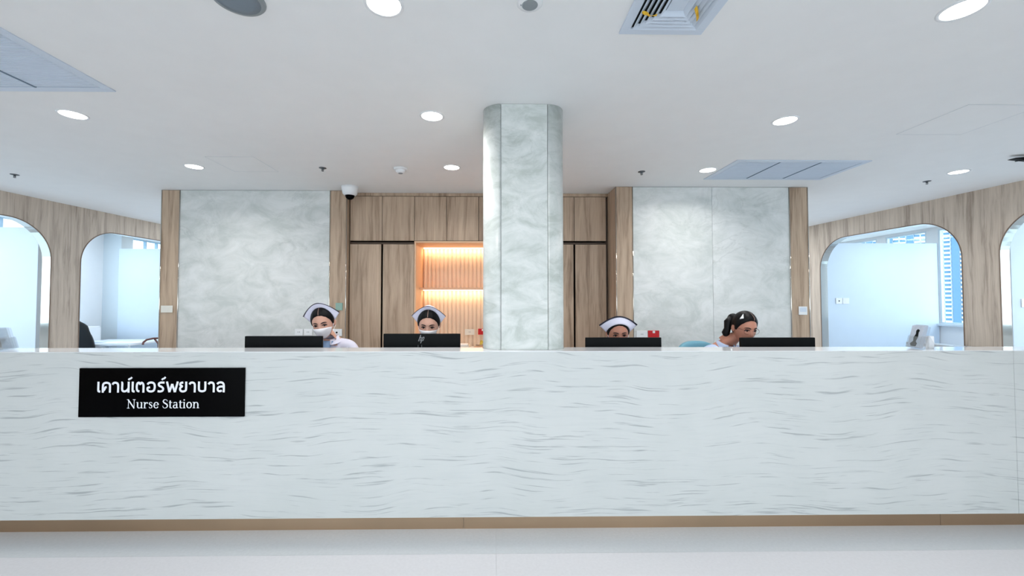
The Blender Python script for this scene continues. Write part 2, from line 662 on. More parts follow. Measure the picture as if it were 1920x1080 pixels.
# end wall behind everything and the header over the glazed lobby front behind the camera
wb_ = MB()
for (x0, x1, z0, z1) in ((-7.58, -5.5, 0, CEIL), (5.5, 8.13, 0, CEIL), (-5.5, 5.5, 0, 0.9), (-5.5, 5.5, 2.7, CEIL)):
    wb_.box(x0, x1, 10.0, 10.2, z0, z1)
struct(wb_.build('wall_back', M['plaster']))
wr_ = struct(thing('window_15', None, None, (0, 10.1, 0.9)))  # unseen rear window row, added to let in more daylight
for k in range(7):
    xx = -5.5 + 11.0 * k / 6
    box('mullion', M['frame'], xx - 0.03, xx + 0.03, 10.04, 10.12, 0.9, 2.7, wr_)
wf = struct(box('wall_front', M['plaster'], -7.58, 8.13, -5.2, -5.0, 2.72, CEIL))
wn = struct(thing('window_1', None, None, (0, -5.1, 0)))
for x in (-6.2, -3.1, 0.0, 3.1, 6.2):
    box('mullion', M['frame'], x - 0.04, x + 0.04, -5.14, -5.04, 0.0, 2.72, wn)

# outer walls of the side rooms, with windows; the unseen ones are added for daylight


def outer_wall(name, x, sgn, wins, y0, y1, kinds):
    """wall slab at x going outward (sgn) with window openings (ya, yb, za, zb)"""
    mb = MB()
    xa, xb = (x, x + 0.08 * sgn)
    x0, x1 = min(xa, xb), max(xa, xb)
    cur = y0
    for ya, yb, za, zb in wins:
        mb.box(x0, x1, cur, ya, 0, CEIL)
        mb.box(x0, x1, ya, yb, 0, za)
        mb.box(x0, x1, ya, yb, zb, CEIL)
        cur = yb
    mb.box(x0, x1, cur, y1, 0, CEIL)
    struct(mb.build(name, M['plaster']))
    for i, (ya, yb, za, zb) in enumerate(wins):
        num, bars, fm = kinds[i]
        wd = struct(thing('window_%d' % num, None, None, (x, (ya + yb) / 2, za)))
        xi0, xi1 = (x + 0.004 * sgn, x + 0.05 * sgn)
        xi0, xi1 = min(xi0, xi1), max(xi0, xi1)
        fr = MB()
        w = 0.03
        fr.box(xi0, xi1, ya, ya + w, za, zb)
        fr.box(xi0, xi1, yb - w, yb, za, zb)
        fr.box(xi0, xi1, ya + w, yb - w, za, za + w)
        fr.box(xi0, xi1, ya + w, yb - w, zb - w, zb)
        fr.build('window_frame', M[fm], wd)
        edges = [ya + w] + list(bars) + [yb - w]
        for bb in bars:
            box('mullion', M[fm], xi0, xi1, bb - 0.02, bb + 0.02, za + w, zb - w, wd)
        for k in range(len(edges) - 1):
            xm = (xi0 + xi1) / 2
            box('pane', M['glass'], xm - 0.003, xm + 0.003, edges[k] + 0.02 * (k > 0), edges[k + 1] - 0.02 * (k < len(edges) - 2), za + w, zb - w, wd)
        # window board inside
        sx0, sx1 = min(x, x - 0.06 * sgn), max(x, x - 0.06 * sgn)
        box('window_sill', M['frame'], sx0, sx1, ya - 0.04, yb + 0.04, za - 0.035, za, wd)


LW = [(-4.7, -2.7, 0.9, 2.74), (-2.3, -0.3, 0.9, 2.74), (0.1, 3.0, 0.9, 2.74), (3.35, 5.45, 1.05, 2.74), (5.9, 7.66, 1.05, 2.74), (8.35, 9.8, 1.05, 2.74)]
outer_wall('wall_outer_left', -7.5, -1, LW, -5.2, 10.0,
           [(2, [-3.7], 'frame'), (3, [-1.3], 'frame'), (4, [1.5], 'frame'), (5, [4.4], 'frame'), (6, [6.42, 7.0], 'frame_blue'), (7, [8.72, 9.06, 9.36], 'frame_blue')])
RW = [(-4.7, -2.7, 0.9, 2.74), (-2.3, -0.3, 0.9, 2.74), (0.1, 2.1, 0.9, 2.74), (2.4, 4.6, 1.05, 2.74), (5.05, 7.40, 1.03, 2.74), (7.60, 8.40, 1.03, 2.74), (8.6, 9.8, 1.03, 2.74)]
outer_wall('wall_outer_right', 8.05, 1, RW, -5.2, 10.0,
           [(8, [-3.7], 'frame'), (9, [-1.3], 'frame'), (10, [1.1], 'frame'), (11, [3.5], 'frame'), (12, [6.2], 'frame'), (13, [], 'frame'), (14, [9.1], 'frame')])
if PORTALS:
    for w_ in LW[2:]:
        area('side_window_portal', (-7.62, (w_[0] + w_[1]) / 2, (w_[2] + w_[3]) / 2), (0, radians(-90), 0), w_[3] - w_[2], w_[1] - w_[0], 1, portal=True)
    for w_ in RW[2:]:
        area('side_window_portal', (8.17, (w_[0] + w_[1]) / 2, (w_[2] + w_[3]) / 2), (0, radians(90), 0), w_[3] - w_[2], w_[1] - w_[0], 1, portal=True)
    area('rear_window_portal', (0, 10.1, 1.8), (radians(-90), 0, 0), 11.0, 1.8, 1, portal=True)
# pilaster in the left room
struct(box('wall_pilaster', M['plaster_grey'], -7.5, -7.16, 8.08, 8.34, 0, CEIL))

# partitions standing across the side rooms
def partition(name, x0, x1, y, top, label):
    t = thing(name, label, 'partition', ((x0 + x1) / 2, y, 0))
    box('panel', M['partition'], x0, x1, y - 0.03, y + 0.03, 0.0, top, t, bevel=0.004)
    return t


p = partition('partition', -7.16, -5.94, 8.06, 2.437, 'pale blue-white partition behind the desk in the left far arch')
p = partition('partition', -7.45, -6.11, 5.68, 2.437, 'pale blue-white partition seen through the cut-off near arch at far left')
p = partition('partition', 5.90, 8.03, 7.43, 2.482, 'wide white partition with a socket plate filling the right far arch')
p = partition('partition', 6.07, 8.03, 4.82, 2.482, 'white partition behind the cut-off arch at the right frame edge')

# ------------------------------------------------------------ far wall blocks with marble panels and oak pilasters


def wall_block(name, x0, x1, y, pil_l, pil_r, seams):
    b = struct(box(name, M['oak'], x0 + 0.002, x1 - 0.002, y + 0.02, y + 0.66, 0, CEIL))
    box('wood_panel', M['oak'], x0, pil_l, y, y + 0.02, 0, CEIL - 0.004, b)
    box('wood_panel', M['oak'], pil_r, x1, y, y + 0.02, 0, CEIL - 0.004, b)
    xs_ = [pil_l] + seams + [pil_r]
    for i in range(len(xs_) - 1):
        box('marble_panel', M['marble'], xs_[i] + 0.0015, xs_[i + 1] - 0.0015, y + 0.004, y + 0.022, 0, CEIL - 0.004, b)
    for x in (x0, pil_l, pil_r, x1):
        t = MB()
        t.tube([(x, y - 0.001, 0.0), (x, y - 0.001, CEIL - 0.003)], 0.006, n=10)
        t.build('metal_trim', M['steel'], b, smooth=True)
    return b


block_l = wall_block('wall_block_left', -3.99, -1.775, 5.03, -3.775, -1.974, [])
block_r = wall_block('wall_block_right', 1.430, 3.69, 4.81, 1.625, 3.473, [2.562])
box('wood_panel', M['oak'], 1.4275, 1.4325, 4.815, 5.47, 0, CEIL - 0.004, block_r)
# wall between the blocks behind the cabinets
struct(box('wall_cabinet_back', M['plaster'], -1.78, 1.43, 5.72, 5.80, 0, CEIL))

# ------------------------------------------------------------ built-in oak cabinets
P0, PW, CY = -1.768, 0.396, 5.13        # left edge of the first door, door width, face


def doorbox(parent, x0, x1, z0, z1, y=CY, gap=0.004):
    return box('door', M['oak'], x0 + gap, x1 - gap, y, y + 0.02, z0 + gap, z1 - gap, parent, bevel=0.0015)


def tall_cabinet(label, i):
    x0 = P0 + i * PW
    x1 = x0 + 2 * PW
    t = thing('tall_cabinet', label, 'cabinet', (x0 + PW, CY + 0.3, 0), group='tall oak cabinets either side of the lit niche')
    b = MB()
    b.box(x0, x0 + 0.018, CY + 0.021, 5.70, 0.0, 2.172)
    b.box(x1 - 0.018, x1, CY + 0.021, 5.70, 0.0, 2.172)
    b.box(x0 + 0.018, x1 - 0.018, CY + 0.021, 5.70, 2.15, 2.172)
    b.box(x0 + 0.018, x1 - 0.018, 5.68, 5.70, 0.0, 2.15)
    b.box(x0 + 0.018, x1 - 0.018, CY + 0.04, 5.68, 0.0, 0.08)
    b.build('body', M['oak_dark'], t)
    doorbox(t, x0, x0 + PW - 0.009, 0.08, 2.148, gap=0.003)
    doorbox(t, x0 + PW + 0.009, x1, 0.08, 2.148, gap=0.003)
    return t


tall_cabinet('tall oak cabinet with two plain doors left of the lit niche', 0)
tall_cabinet('tall oak cabinet with two plain doors right of the marble column', 6)


def wall_cabinet(label, i, n=2):
    x0 = P0 + i * PW
    x1 = x0 + n * PW
    t = thing('upper_cabinet', label, 'cabinet', (x0 + PW, CY + 0.3, 2.19), group='upper oak cabinets under the ceiling')
    b = MB()
    b.box(x0 + 0.001, x1 - 0.001, CY + 0.021, 5.70, 2.19, 2.745)
    b.build('body', M['oak_dark'], t)
    for k in range(n):
        doorbox(t, x0 + k * PW, x0 + (k + 1) * PW, 2.188, 2.742, gap=0.003)
    return t


wall_cabinet('upper oak cabinet beside the dome camera, leftmost of its row', 0)
wall_cabinet('upper oak cabinet over the warm lit niche', 2)
wall_cabinet('upper oak cabinet half hidden by the marble column, niche side', 4)
wall_cabinet('upper oak cabinet right of the marble column, rightmost of its row', 6)
struct(box('trim_1', M['oak'], P0 - 0.004, P0 + 8 * PW + 0.03, CY + 0.004, CY + 0.3, 2.746, CEIL - 0.002))
struct(box('trim_2', M['oak_dark'], P0 - 0.008, P0 - 0.001, CY + 0.03, CY + 0.3, 0, 2.746))
struct(box('trim_3', M['oak_dark'], P0 + 8 * PW, P0 + 8 * PW + 0.029, CY + 0.05, CY + 0.3, 0, 2.746))

# lit niche between the tall cabinets
nx0, nx1 = P0 + 2 * PW, P0 + 6 * PW
niche = thing('display_niche', 'warm lit open niche with fluted back and one shelf, left of the column', 'shelf unit', ((nx0 + nx1) / 2, CY + 0.3, 0))
box('side_panel', M['niche'], nx0 + 0.001, nx0 + 0.02, CY, 5.70, 0.835, 2.186, niche)
box('side_panel', M['niche'], nx1 - 0.02, nx1 - 0.001, CY, 5.70, 0.835, 2.186, niche)
box('top_panel', M['niche'], nx0 + 0.021, nx1 - 0.021, CY, 5.70, 2.165, 2.186, niche)
box('shelf', M['niche'], nx0 + 0.021, nx1 - 0.021, 5.40, 5.645, 1.595, 1.618, niche)
box('worktop', M['ledge'], nx0 + 0.001, nx1 - 0.001, CY - 0.01, 5.70, 0.80, 0.834, niche, bevel=0.002)
fl = MB()
pitch = 0.056
x = nx0 + 0.022
prof = []
while x < nx1 - 0.022 - pitch:
    for k in range(6):
        prof.append((x + pitch * k / 6, 5.668 - 0.022 * abs(sin(pi * k / 6))))
    x += pitch
prof.append((x, 5.668))
vs = [(a, b, z) for z in (0.835, 2.164) for a, b in prof]
n_ = len(prof)
fl.add(vs, [(i, i + 1, n_ + i + 1, n_ + i) for i in range(n_ - 1)])
fl.build('fluted_back', M['flute'], niche)
led1 = MB().box(nx0 + 0.03, nx1 - 0.03, 5.625, 5.645, 2.150, 2.1645).build('led_strip', M['led'], niche)
led2 = MB().box(nx0 + 0.03, nx1 - 0.03, 5.615, 5.635, 1.583, 1.5945).build('led_strip', M['led'], niche)
area('niche_led_top', ((nx0 + nx1) / 2, 5.60, 2.146), (radians(12), 0, 0), 1.5, 0.03, 3.0, (1.0, 0.66, 0.36))
area('niche_led_shelf', ((nx0 + nx1) / 2, 5.59, 1.58), (radians(12), 0, 0), 1.5, 0.03, 2.6, (1.0, 0.70, 0.42))
base = thing('base_cabinet', 'low oak base cabinet under the lit niche worktop', 'cabinet', ((nx0 + nx1) / 2, CY + 0.3, 0))
box('body', M['oak_dark'], nx0 + 0.002, nx1 - 0.002, CY + 0.021, 5.70, 0.0, 0.799, base)
for k in range(4):
    doorbox(base, nx0 + k * PW, nx0 + (k + 1) * PW, 0.08, 0.79)

# ------------------------------------------------------------ marble column
CX, CYC = 0.2075, 3.05
HW, R = 0.279, 0.122
FLATH = HW - R


def rounded(hw, r, n=10):
    pts = []
    for (sx, sy, a0) in ((1, -1, -pi / 2), (1, 1, 0), (-1, 1, pi / 2), (-1, -1, pi)):
        for k in range(n + 1):
            a = a0 + pi / 2 * k / n
            pts.append((CX + sx * (hw - r) + r * cos(a), CYC + sy * (hw - r) + r * sin(a)))
    return pts


column = struct(MB().prism(rounded(HW - 0.016, R - 0.016), 'z', 0.0, CEIL).build('column', M['sill']))


def shell_panel(path_out, path_in, name):
    m = MB()
    n = len(path_out)
    z0, z1 = 0.0, CEIL - 0.002
    vs = [(*p, z) for z in (z0, z1) for p in path_out] + [(*p, z) for z in (z0, z1) for p in path_in]
    fs = [(i, i + 1, n + i + 1, n + i) for i in range(n - 1)]
    fs += [(2 * n + i, 3 * n + i, 3 * n + i + 1, 2 * n + i + 1) for i in range(n - 1)]
    fs += [(i, 2 * n + i, 2 * n + i + 1, i + 1) for i in range(n - 1)]
    fs += [(n + i, n + i + 1, 3 * n + i + 1, 3 * n + i) for i in range(n - 1)]
    fs += [(0, n, 3 * n, 2 * n), (n - 1, 3 * n - 1, 4 * n - 1, 2 * n - 1)]
    m.add(vs, fs)
    o = m.build(name, M['marble_col'], column, smooth=False)
    for pl in o.data.polygons:
        pl.use_smooth = abs(pl.normal.z) < 0.1 and len(path_out) > 2
    return o


g = 0.0016
for k, (sx, sy, a0) in enumerate(((1, -1, -pi / 2), (1, 1, 0), (-1, 1, pi / 2), (-1, -1, pi))):
    o_, i_ = [], []
    for j in range(13):
        a = a0 + g / R + (pi / 2 - 2 * g / R) * j / 12
        cx, cy = CX + sx * FLATH, CYC + sy * FLATH
        o_.append((cx + R * cos(a), cy + R * sin(a)))
        i_.append((cx + (R - 0.015) * cos(a), cy + (R - 0.015) * sin(a)))
    shell_panel(o_, i_, 'corner_panel')
for (dx, dy) in ((0, -1), (1, 0), (0, 1), (-1, 0)):
    tx, ty = -dy, dx
    e = FLATH - g
    o_ = [(CX + dx * HW + tx * s * e, CYC + dy * HW + ty * s * e) for s in (-1, 1)]
    i_ = [(CX + dx * (HW - 0.015) + tx * s * e, CYC + dy * (HW - 0.015) + ty * s * e) for s in (-1, 1)]
    shell_panel(o_, i_, 'marble_panel')

# ------------------------------------------------------------ the nurse station counter
counter = thing('reception_counter', 'long white counter clad in grey-streaked stone across the whole front', 'counter', (0.2, 2.8, 0))
LX0, LX1, SEAM = -4.6, 4.6, 3.405
YF = 2.69
box('front_panel', M['stone'], LX0, SEAM - 0.001, YF, YF + 0.03, 0.078, 1.1255, counter)
box('front_panel', M['stone'], SEAM + 0.001, LX1, YF, YF + 0.03, 0.078, 1.1255, counter)
# stone top with a notch for the column
lg = MB()
ZL0, ZL1 = 1.126, 1.130
yb = 2.915
# the column passes through the top: leave its outline free
cx0, cx1 = CX - HW - 0.004, CX + HW + 0.004
lg.box(LX0, cx0, YF - 0.0005, yb, ZL0, ZL1)
lg.box(cx1, LX1, YF - 0.0005, yb, ZL0, ZL1)
fp = [(cx0, YF - 0.0005), (cx1, YF - 0.0005)]
arc = []
for k in range(13):
    a = pi / 2 * k / 12
    arc.append((CX + FLATH + (R + 0.003) * sin(a), CYC - FLATH - (R + 0.003) * cos(a)))
arc = [(CX - 2 * 0 - (q[0] - CX), q[1]) for q in reversed(arc)] + arc
arc = [q for q in arc if q[1] <= yb]
poly = fp + list(reversed([(max(cx0, min(cx1, q[0])), q[1]) for q in arc]))
lg.prism(poly, 'z', ZL0, ZL1)
lg.build('ledge', M['ledge'], counter)
box('inner_panel', M['desk'], LX0, cx0, 2.885, 2.905, 0.0, 1.1255, counter)
box('inner_panel', M['desk'], cx1, LX1, 2.885, 2.905, 0.0, 1.1255, counter)
for a, b in ((LX0, -0.191), (-0.189, 2.9), (2.902, LX1)):
    box('kick_plate', M['kick'], a, b, YF + 0.012, YF + 0.03, 0.0, 0.077, counter)
wk = MB()
wk.box(LX0, cx0, 2.907, 3.20, 0.69, 0.72)
wk.box(cx1, LX1, 2.907, 3.20, 0.69, 0.72)
wk.build('work_surface', M['desk'], counter, bevel=0.002)
for xx in (-4.5, -2.9, -0.95, 0.60, 1.5, 2.7, 4.5):
    box('support_panel', M['desk'], xx - 0.012, xx + 0.012, 2.907, 3.15, 0.0, 0.689, counter)

# ------------------------------------------------------------ lettering helpers


def stroke(mb, pts, widths, y, to):
    """flat pen stroke through 2D pts with a width at every point"""
    n = len(pts)
    if not isinstance(widths, (list, tuple)):
        widths = [widths] * n
    L, Rr = [], []
    for i in range(n):
        a = Vector(pts[max(0, i - 1)])
        b = Vector(pts[min(n - 1, i + 1)])
        d = (b - a).normalized()
        nn = Vector((-d.y, d.x)) * widths[i] / 2
        p = Vector(pts[i])
        L.append(p + nn)
        Rr.append(p - nn)
    vs = []
    mb.layer = getattr(mb, 'layer', 0) + 1
    for i, q in enumerate(L + Rr):
        X, Z = to(q.x, q.y)
        vs.append((X, y - 0.00012 * (mb.layer % 5) - 0.00003 * (i % n), Z))
    mb.add(vs, [(i, i + 1, n + i + 1, n + i) for i in range(n - 1)])


def arcp(cx, cy, rx, ry, a0, a1, n=10):
    return [(cx + rx * cos(radians(a0 + (a1 - a0) * k / n)), cy + ry * sin(radians(a0 + (a1 - a0) * k / n))) for k in range(n + 1)]


def penw(pts, thin, thick):
    out = []
    n = len(pts)
    for i in range(n):
        a, b = pts[max(0, i - 1)], pts[min(n - 1, i + 1)]
        dx, dy = b[0] - a[0], b[1] - a[1]
        l = sqrt(dx * dx + dy * dy) or 1
        out.append(thin + (thick - thin) * abs(dy / l))
    return out


def serif_letters(word, x, z, unit, y):
    """bookish serif letters built from pen strokes; unit = x-height"""
    mb = MB()
    T, t = 0.20, 0.075
    cur = 0.0
    for ch in word:
        o = cur

        def to(a, b, o=o):
            return (x + (o + a) * unit, z + b * unit)

        def st(p, w=None):
            stroke(mb, p, penw(p, t, T) if w is None else w, y, to)

        def foot(cx, cz, w=0.42):
            st([(cx - w / 2, cz), (cx + w / 2, cz)], t)
        if ch == 'N':
            st([(0.26, 0), (0.26, 1.42)], 0.09)
            st([(0.20, 1.42), (1.20, 0.0)], 0.2)
            st([(1.18, 0), (1.18, 1.42)], 0.09)
            foot(0.26, 0.035, 0.44)
            foot(0.15, 1.40, 0.30)
            foot(1.18, 1.40, 0.44)
            cur += 1.52
        elif ch == 'u':
            st([(0.22, 0.98), (0.22, 0.36)], T)
            p_ = arcp(0.48, 0.36, 0.26, 0.32, 180, 300)
            st(p_)
            st([(0.86, 0.98), (0.86, 0.0)], T)
            foot(0.13, 0.95, 0.28)
            foot(0.76, 0.95, 0.28)
            foot(0.95, 0.035, 0.24)
            st([(0.60, 0.07), (0.86, 0.24)], t)
            cur += 1.12
        elif ch == 'r':
            st([(0.24, 0.98), (0.24, 0.0)], T)
            foot(0.26, 0.035)
            foot(0.13, 0.95, 0.26)
            st(arcp(0.62, 0.55, 0.34, 0.38, 165, 75), None)
            st(arcp(0.68, 0.84, 0.06, 0.06, 0, 340, 8), 0.1)
            cur += 0.82
        elif ch == 's':
            p_ = [(0.60, 0.76), (0.54, 0.92), (0.38, 0.97), (0.20, 0.90), (0.17, 0.74), (0.28, 0.60), (0.48, 0.48), (0.60, 0.34), (0.56, 0.12), (0.38, 0.03), (0.20, 0.08), (0.13, 0.26)]
            st(p_, [0.08, 0.09, 0.08, 0.12, 0.17, 0.19, 0.19, 0.18, 0.13, 0.08, 0.09, 0.08])
            cur += 0.78
        elif ch == 'e':
            p_ = arcp(0.48, 0.49, 0.34, 0.46, 8, 330, 18)
            st(p_)
            st([(0.16, 0.52), (0.80, 0.52)], t)
            cur += 0.98
        elif ch == 'S':
            p_ = [(0.86, 1.10), (0.80, 1.30), (0.56, 1.41), (0.30, 1.33), (0.20, 1.12), (0.30, 0.92), (0.56, 0.76), (0.82, 0.60), (0.90, 0.36), (0.78, 0.12), (0.50, 0.01), (0.24, 0.10), (0.14, 0.38)]
            st(p_, [0.08, 0.09, 0.08, 0.14, 0.2, 0.21, 0.22, 0.22, 0.2, 0.14, 0.08, 0.09, 0.08])
            cur += 1.06
        elif ch == 't':
            st([(0.26, 1.24), (0.26, 0.22)], T)
            st(arcp(0.44, 0.22, 0.18, 0.19, 180, 310), None)
            st([(0.06, 0.93), (0.58, 0.93)], 0.09)
            cur += 0.66
        elif ch == 'a':
            st(arcp(0.42, 0.72, 0.26, 0.23, 160, 20, 8), None)
            st([(0.66, 0.74), (0.66, 0.14)], T)
            st(arcp(0.40, 0.28, 0.26, 0.26, 60, 330, 14), None)
            st([(0.66, 0.14), (0.76, 0.04), (0.90, 0.10)], 0.1)
            cur += 0.96
        elif ch == 'i':
            st([(0.24, 0.98), (0.24, 0.0)], T)
            foot(0.24, 0.035)
            foot(0.13, 0.95, 0.26)
            st(arcp(0.23, 1.32, 0.055, 0.055, 0, 350, 10), 0.11)
            cur += 0.54
        elif ch == 'o':
            st(arcp(0.50, 0.49, 0.35, 0.46, 0, 360, 22), None)
            cur += 1.04
        elif ch == 'n':
            st([(0.24, 0.98), (0.24, 0.0)], T)
            foot(0.24, 0.035)
            foot(0.13, 0.95, 0.26)
            st(arcp(0.56, 0.58, 0.30, 0.37, 165, 0), None)
            st([(0.86, 0.60), (0.86, 0.0)], T)
            foot(0.87, 0.035)
            cur += 1.14
        elif ch == ' ':
            cur += 0.42
    return mb, cur


SIGN_Y = 2.678
sign = thing('sign_board', 'black sign with Thai lettering and the words Nurse Station on the counter front', 'sign', (-2.1, 2.684, 0.875))
box('plate', M['black_gloss'], -2.617, -1.580, SIGN_Y, YF - 0.0005, 0.7215, 1.0295, sign, bevel=0.0015)
# Thai word in round, single-weight, loopless letters: centre lines measured on the sign plate
THAI = [
    [(268, 206), (268, 296), (275, 311), (291, 313)],
    [(318, 325), (318, 252), (328, 226), (357, 217), (386, 226), (396, 252), (396, 325)], [(320, 303), (336, 292), (344, 270), (360, 264)],
    [(421, 238), (432, 222), (453, 217), (475, 225), (484, 250), (484, 325)],
    [(516, 217), (527, 222), (527, 285), (535, 306), (553, 312), (576, 304), (597, 280)], [(597, 206), (597, 325)],
    [(593, 188), (603, 176), (617, 172), (632, 158)],
    [(641, 206), (641, 296), (648, 311), (664, 313)],
    [(716, 312), (696, 306), (687, 280), (687, 250), (695, 224), (711, 217), (724, 232), (738, 217), (754, 226), (761, 252), (761, 325)],
    [(801, 238), (815, 221), (845, 216), (872, 228), (881, 264), (872, 301), (845, 313), (815, 308), (803, 290), (808, 272), (832, 268)],
    [(986, 217), (945, 217), (925, 230), (930, 250), (954, 262), (973, 281), (968, 303), (945, 313), (914, 310)],
    [(957, 188), (968, 176), (983, 171), (998, 156)],
    [(1012, 206), (1041, 322)], [(1041, 322), (1070, 232)], [(1070, 232), (1100, 322)], [(1100, 322), (1130, 206)],
    [(1190, 217), (1164, 222), (1158, 242), (1178, 258), (1162, 270), (1158, 290), (1168, 308), (1191, 314), (1215, 306), (1224, 285), (1224, 206)],
    [(1259, 238), (1270, 222), (1290, 217), (1310, 225), (1318, 250), (1318, 325)],
    [(1362, 206), (1362, 284), (1371, 306), (1397, 313), (1424, 306), (1432, 284), (1432, 206)],
    [(1466, 238), (1477, 222), (1497, 217), (1516, 225), (1524, 250), (1524, 325)],
    [(1561, 236), (1575, 221), (1602, 216), (1625, 226), (1634, 252), (1634, 325)], [(1634, 262), (1598, 262), (1574, 271), (1566, 291), (1576, 309), (1598, 312), (1612, 302)],
]


def smooth_line(p, n=6):
    if len(p) < 3:
        return p
    q = [p[0]] + list(p) + [p[-1]]
    out = []
    for i in range(1, len(q) - 2):
        for k in range(n):
            t = k / n
            out.append(tuple(0.5 * ((2 * q[i][c]) + (-q[i - 1][c] + q[i + 1][c]) * t + (2 * q[i - 1][c] - 5 * q[i][c] + 4 * q[i + 1][c] - q[i + 2][c]) * t * t
                                    + (-q[i - 1][c] + 3 * q[i][c] - 3 * q[i + 1][c] + q[i + 2][c]) * t ** 3) for c in (0, 1)))
    out.append(p[-1])
    return out


def sign_xz(a, b):
    return (-2.618 + (a * 0.171875 - 9.0) * 0.0033484, 1.0295 - (b * 0.171875 - 10.0) * 0.0033478)


thai = MB()
for k, line in enumerate(THAI):
    mark = line[0][1] < 195 and line[-1][1] < 195
    stroke(thai, smooth_line(line), 19 if mark else 22.5, SIGN_Y - 0.0012 - 0.0003 * (k % 3), sign_xz)
thai.build('thai_lettering', M['letter'], sign)
_, wtot = serif_letters('Nurse Station', 0, 0, 1.0, 0)
unit = 0.452 / (wtot - 0.1)
ser, _ = serif_letters('Nurse Station', -2.314, 0.777, unit, SIGN_Y - 0.0012)
ser.build('english_lettering', M['letter'], sign)

# ------------------------------------------------------------ monitors on the desk


def monitor(label, xc, top, rz=0.0, logo=False, w=0.556):
    t = thing('monitor', label, 'monitor', (xc, 3.04, 0.7206), rz, group='black monitors along the counter')
    h = 0.335
    z1 = top - 0.72
    z0 = z1 - h
    b = MB().box(-w / 2, w / 2, -0.010, 0.012, z0, z1).build('casing', M['black'], t, local=True, bevel=0.004)
    MB().box(-w / 2 + 0.008, w / 2 - 0.008, 0.0122, 0.0135, z0 + 0.02, z1 - 0.008).build('screen', M['black_gloss'], t, local=True)
    MB().box(-0.11, 0.11, -0.035, -0.0102, z0 + 0.06, z0 + 0.22).build('back_cover', M['black'], t, local=True, bevel=0.01)
    MB().box(-0.03, 0.03, -0.052, -0.0355, 0.008, z0 + 0.19).build('stand_neck', M['black'], t, local=True, bevel=0.004)
    MB().box(-0.11, 0.11, -0.10, 0.04, 0.0, 0.010).build('stand_base', M['black'], t, local=True, bevel=0.004)
    if logo:
        m = MB()

        def to(a, bb):
            return (-0.010 + 0.75 * (a + 0.36 * bb), z1 - 0.052 + 0.75 * bb)
        stroke(m, [(-0.018, -0.002), (-0.018, 0.058)], 0.0038, -0.0112, to)
        stroke(m, [(-0.018, 0.034), (-0.006, 0.038), (-0.003, 0.030), (-0.003, -0.002)], [0.003, 0.0036, 0.0036, 0.0038], -0.0112, to)
        stroke(m, [(0.010, 0.038), (0.010, -0.022)], 0.0038, -0.0112, to)
        stroke(m, [(0.010, 0.036), (0.022, 0.038), (0.025, 0.030), (0.025, 0.004), (0.014, 0.0)], [0.003, 0.0036, 0.0036, 0.0036, 0.003], -0.0112, to)
        m.build('logo', M['logo'], t, local=True)
        for dx in (-0.022, 0.004):
            MB().box(dx - 0.0008, dx + 0.0008, -0.0362, -0.0352, z1 - 0.112, z1 - 0.078).build('badge_line', M['grey_plastic'], t, local=True)
    return t


monitor('black monitor seen from behind, leftmost, beside the tilted nurse', -1.514, 1.199)
monitor('black monitor with a silver slanted logo on its back', -0.518, 1.215, logo=True)
monitor('black monitor right of the column, below the red socket', 0.950, 1.186)
monitor('black monitor in front of the woman in glasses, rightmost', 2.086, 1.184, radians(0.5))

# ------------------------------------------------------------ ceiling fittings


def downlight(x, y, label):
    t = thing('ceiling_light', label, 'ceiling light', (x, y, CEIL), group='round recessed downlights')
    MB().lathe([(0.074, -0.002), (0.076, -0.0045), (0.088, -0.003), (0.0885, 0.0)], (0, 0, 0), 32).build('rim', M['white_plastic'], t, local=True, smooth=True)
    MB().lathe([(0.0, -0.0025), (0.074, -0.0025), (0.074, -0.0015), (0.0, -0.0015)], (0, 0, 0), 32).build('diffuser', M['lamp'], t, local=True)
    area('downlight_lamp', (x, y, CEIL - 0.006), (0, 0, 0), 0.14, 0.14, DOWNLIGHT_W, (1.0, 0.985, 0.96), 'DISK', spread=150)
    return t


LXs = {'a': -3.0, 'b': -0.44, 'c': 2.165, 'd': 4.81}
downlight(-0.49, 1.832, 'glowing round downlight cut off by the top edge, left of centre')
downlight(2.135, 1.829, 'glowing round downlight at the top right, largest in view')
downlight(-3.005, 2.977, 'glowing round downlight below the left ceiling grille')
downlight(-0.443, 2.969, 'glowing round downlight just left of the column top')
downlight(2.155, 3.01, 'glowing round downlight at mid right, above the right ceiling grille')
downlight(-2.974, 4.139, 'small glowing downlight above the left marble wall panel')
downlight(-0.417, 4.131, 'small glowing downlight left of the column near the upper cabinets')
downlight(2.187, 4.182, 'small glowing downlight at the left corner of the right ceiling grille')
downlight(4.815, 4.209, 'small glowing downlight at far right above the oak arch wall')
# further lamps of the same grid over the lobby behind the camera
for x in (-3.0, -0.45, 2.15):
    for y in (-0.5, -2.8):
        area('lobby_lamp', (x, y, CEIL - 0.006), (0, 0, 0), 0.14, 0.14, LOBBY_W, (1.0, 0.985, 0.96), 'DISK', spread=150)


# added unseen fill lights that brighten the side rooms and the passage behind
for (x, y) in ((-6.7, 4.4), (-6.7, 6.9), (-6.7, 9.1), (6.9, 3.5), (6.9, 6.2), (6.9, 8.7), (-6.7, 1.5), (6.9, 0.8)):
    area('side_room_fill', (x, y, CEIL - 0.02), (0, 0, 0), 0.6, 0.6, SIDE_FILL_W, (0.86, 0.94, 1.0))
for x in (-4.6, 0.0, 4.6):
    area('passage_fill', (x, 7.6, CEIL - 0.02), (0, 0, 0), 0.6, 0.6, SIDE_FILL_W, (0.92, 0.96, 1.0))


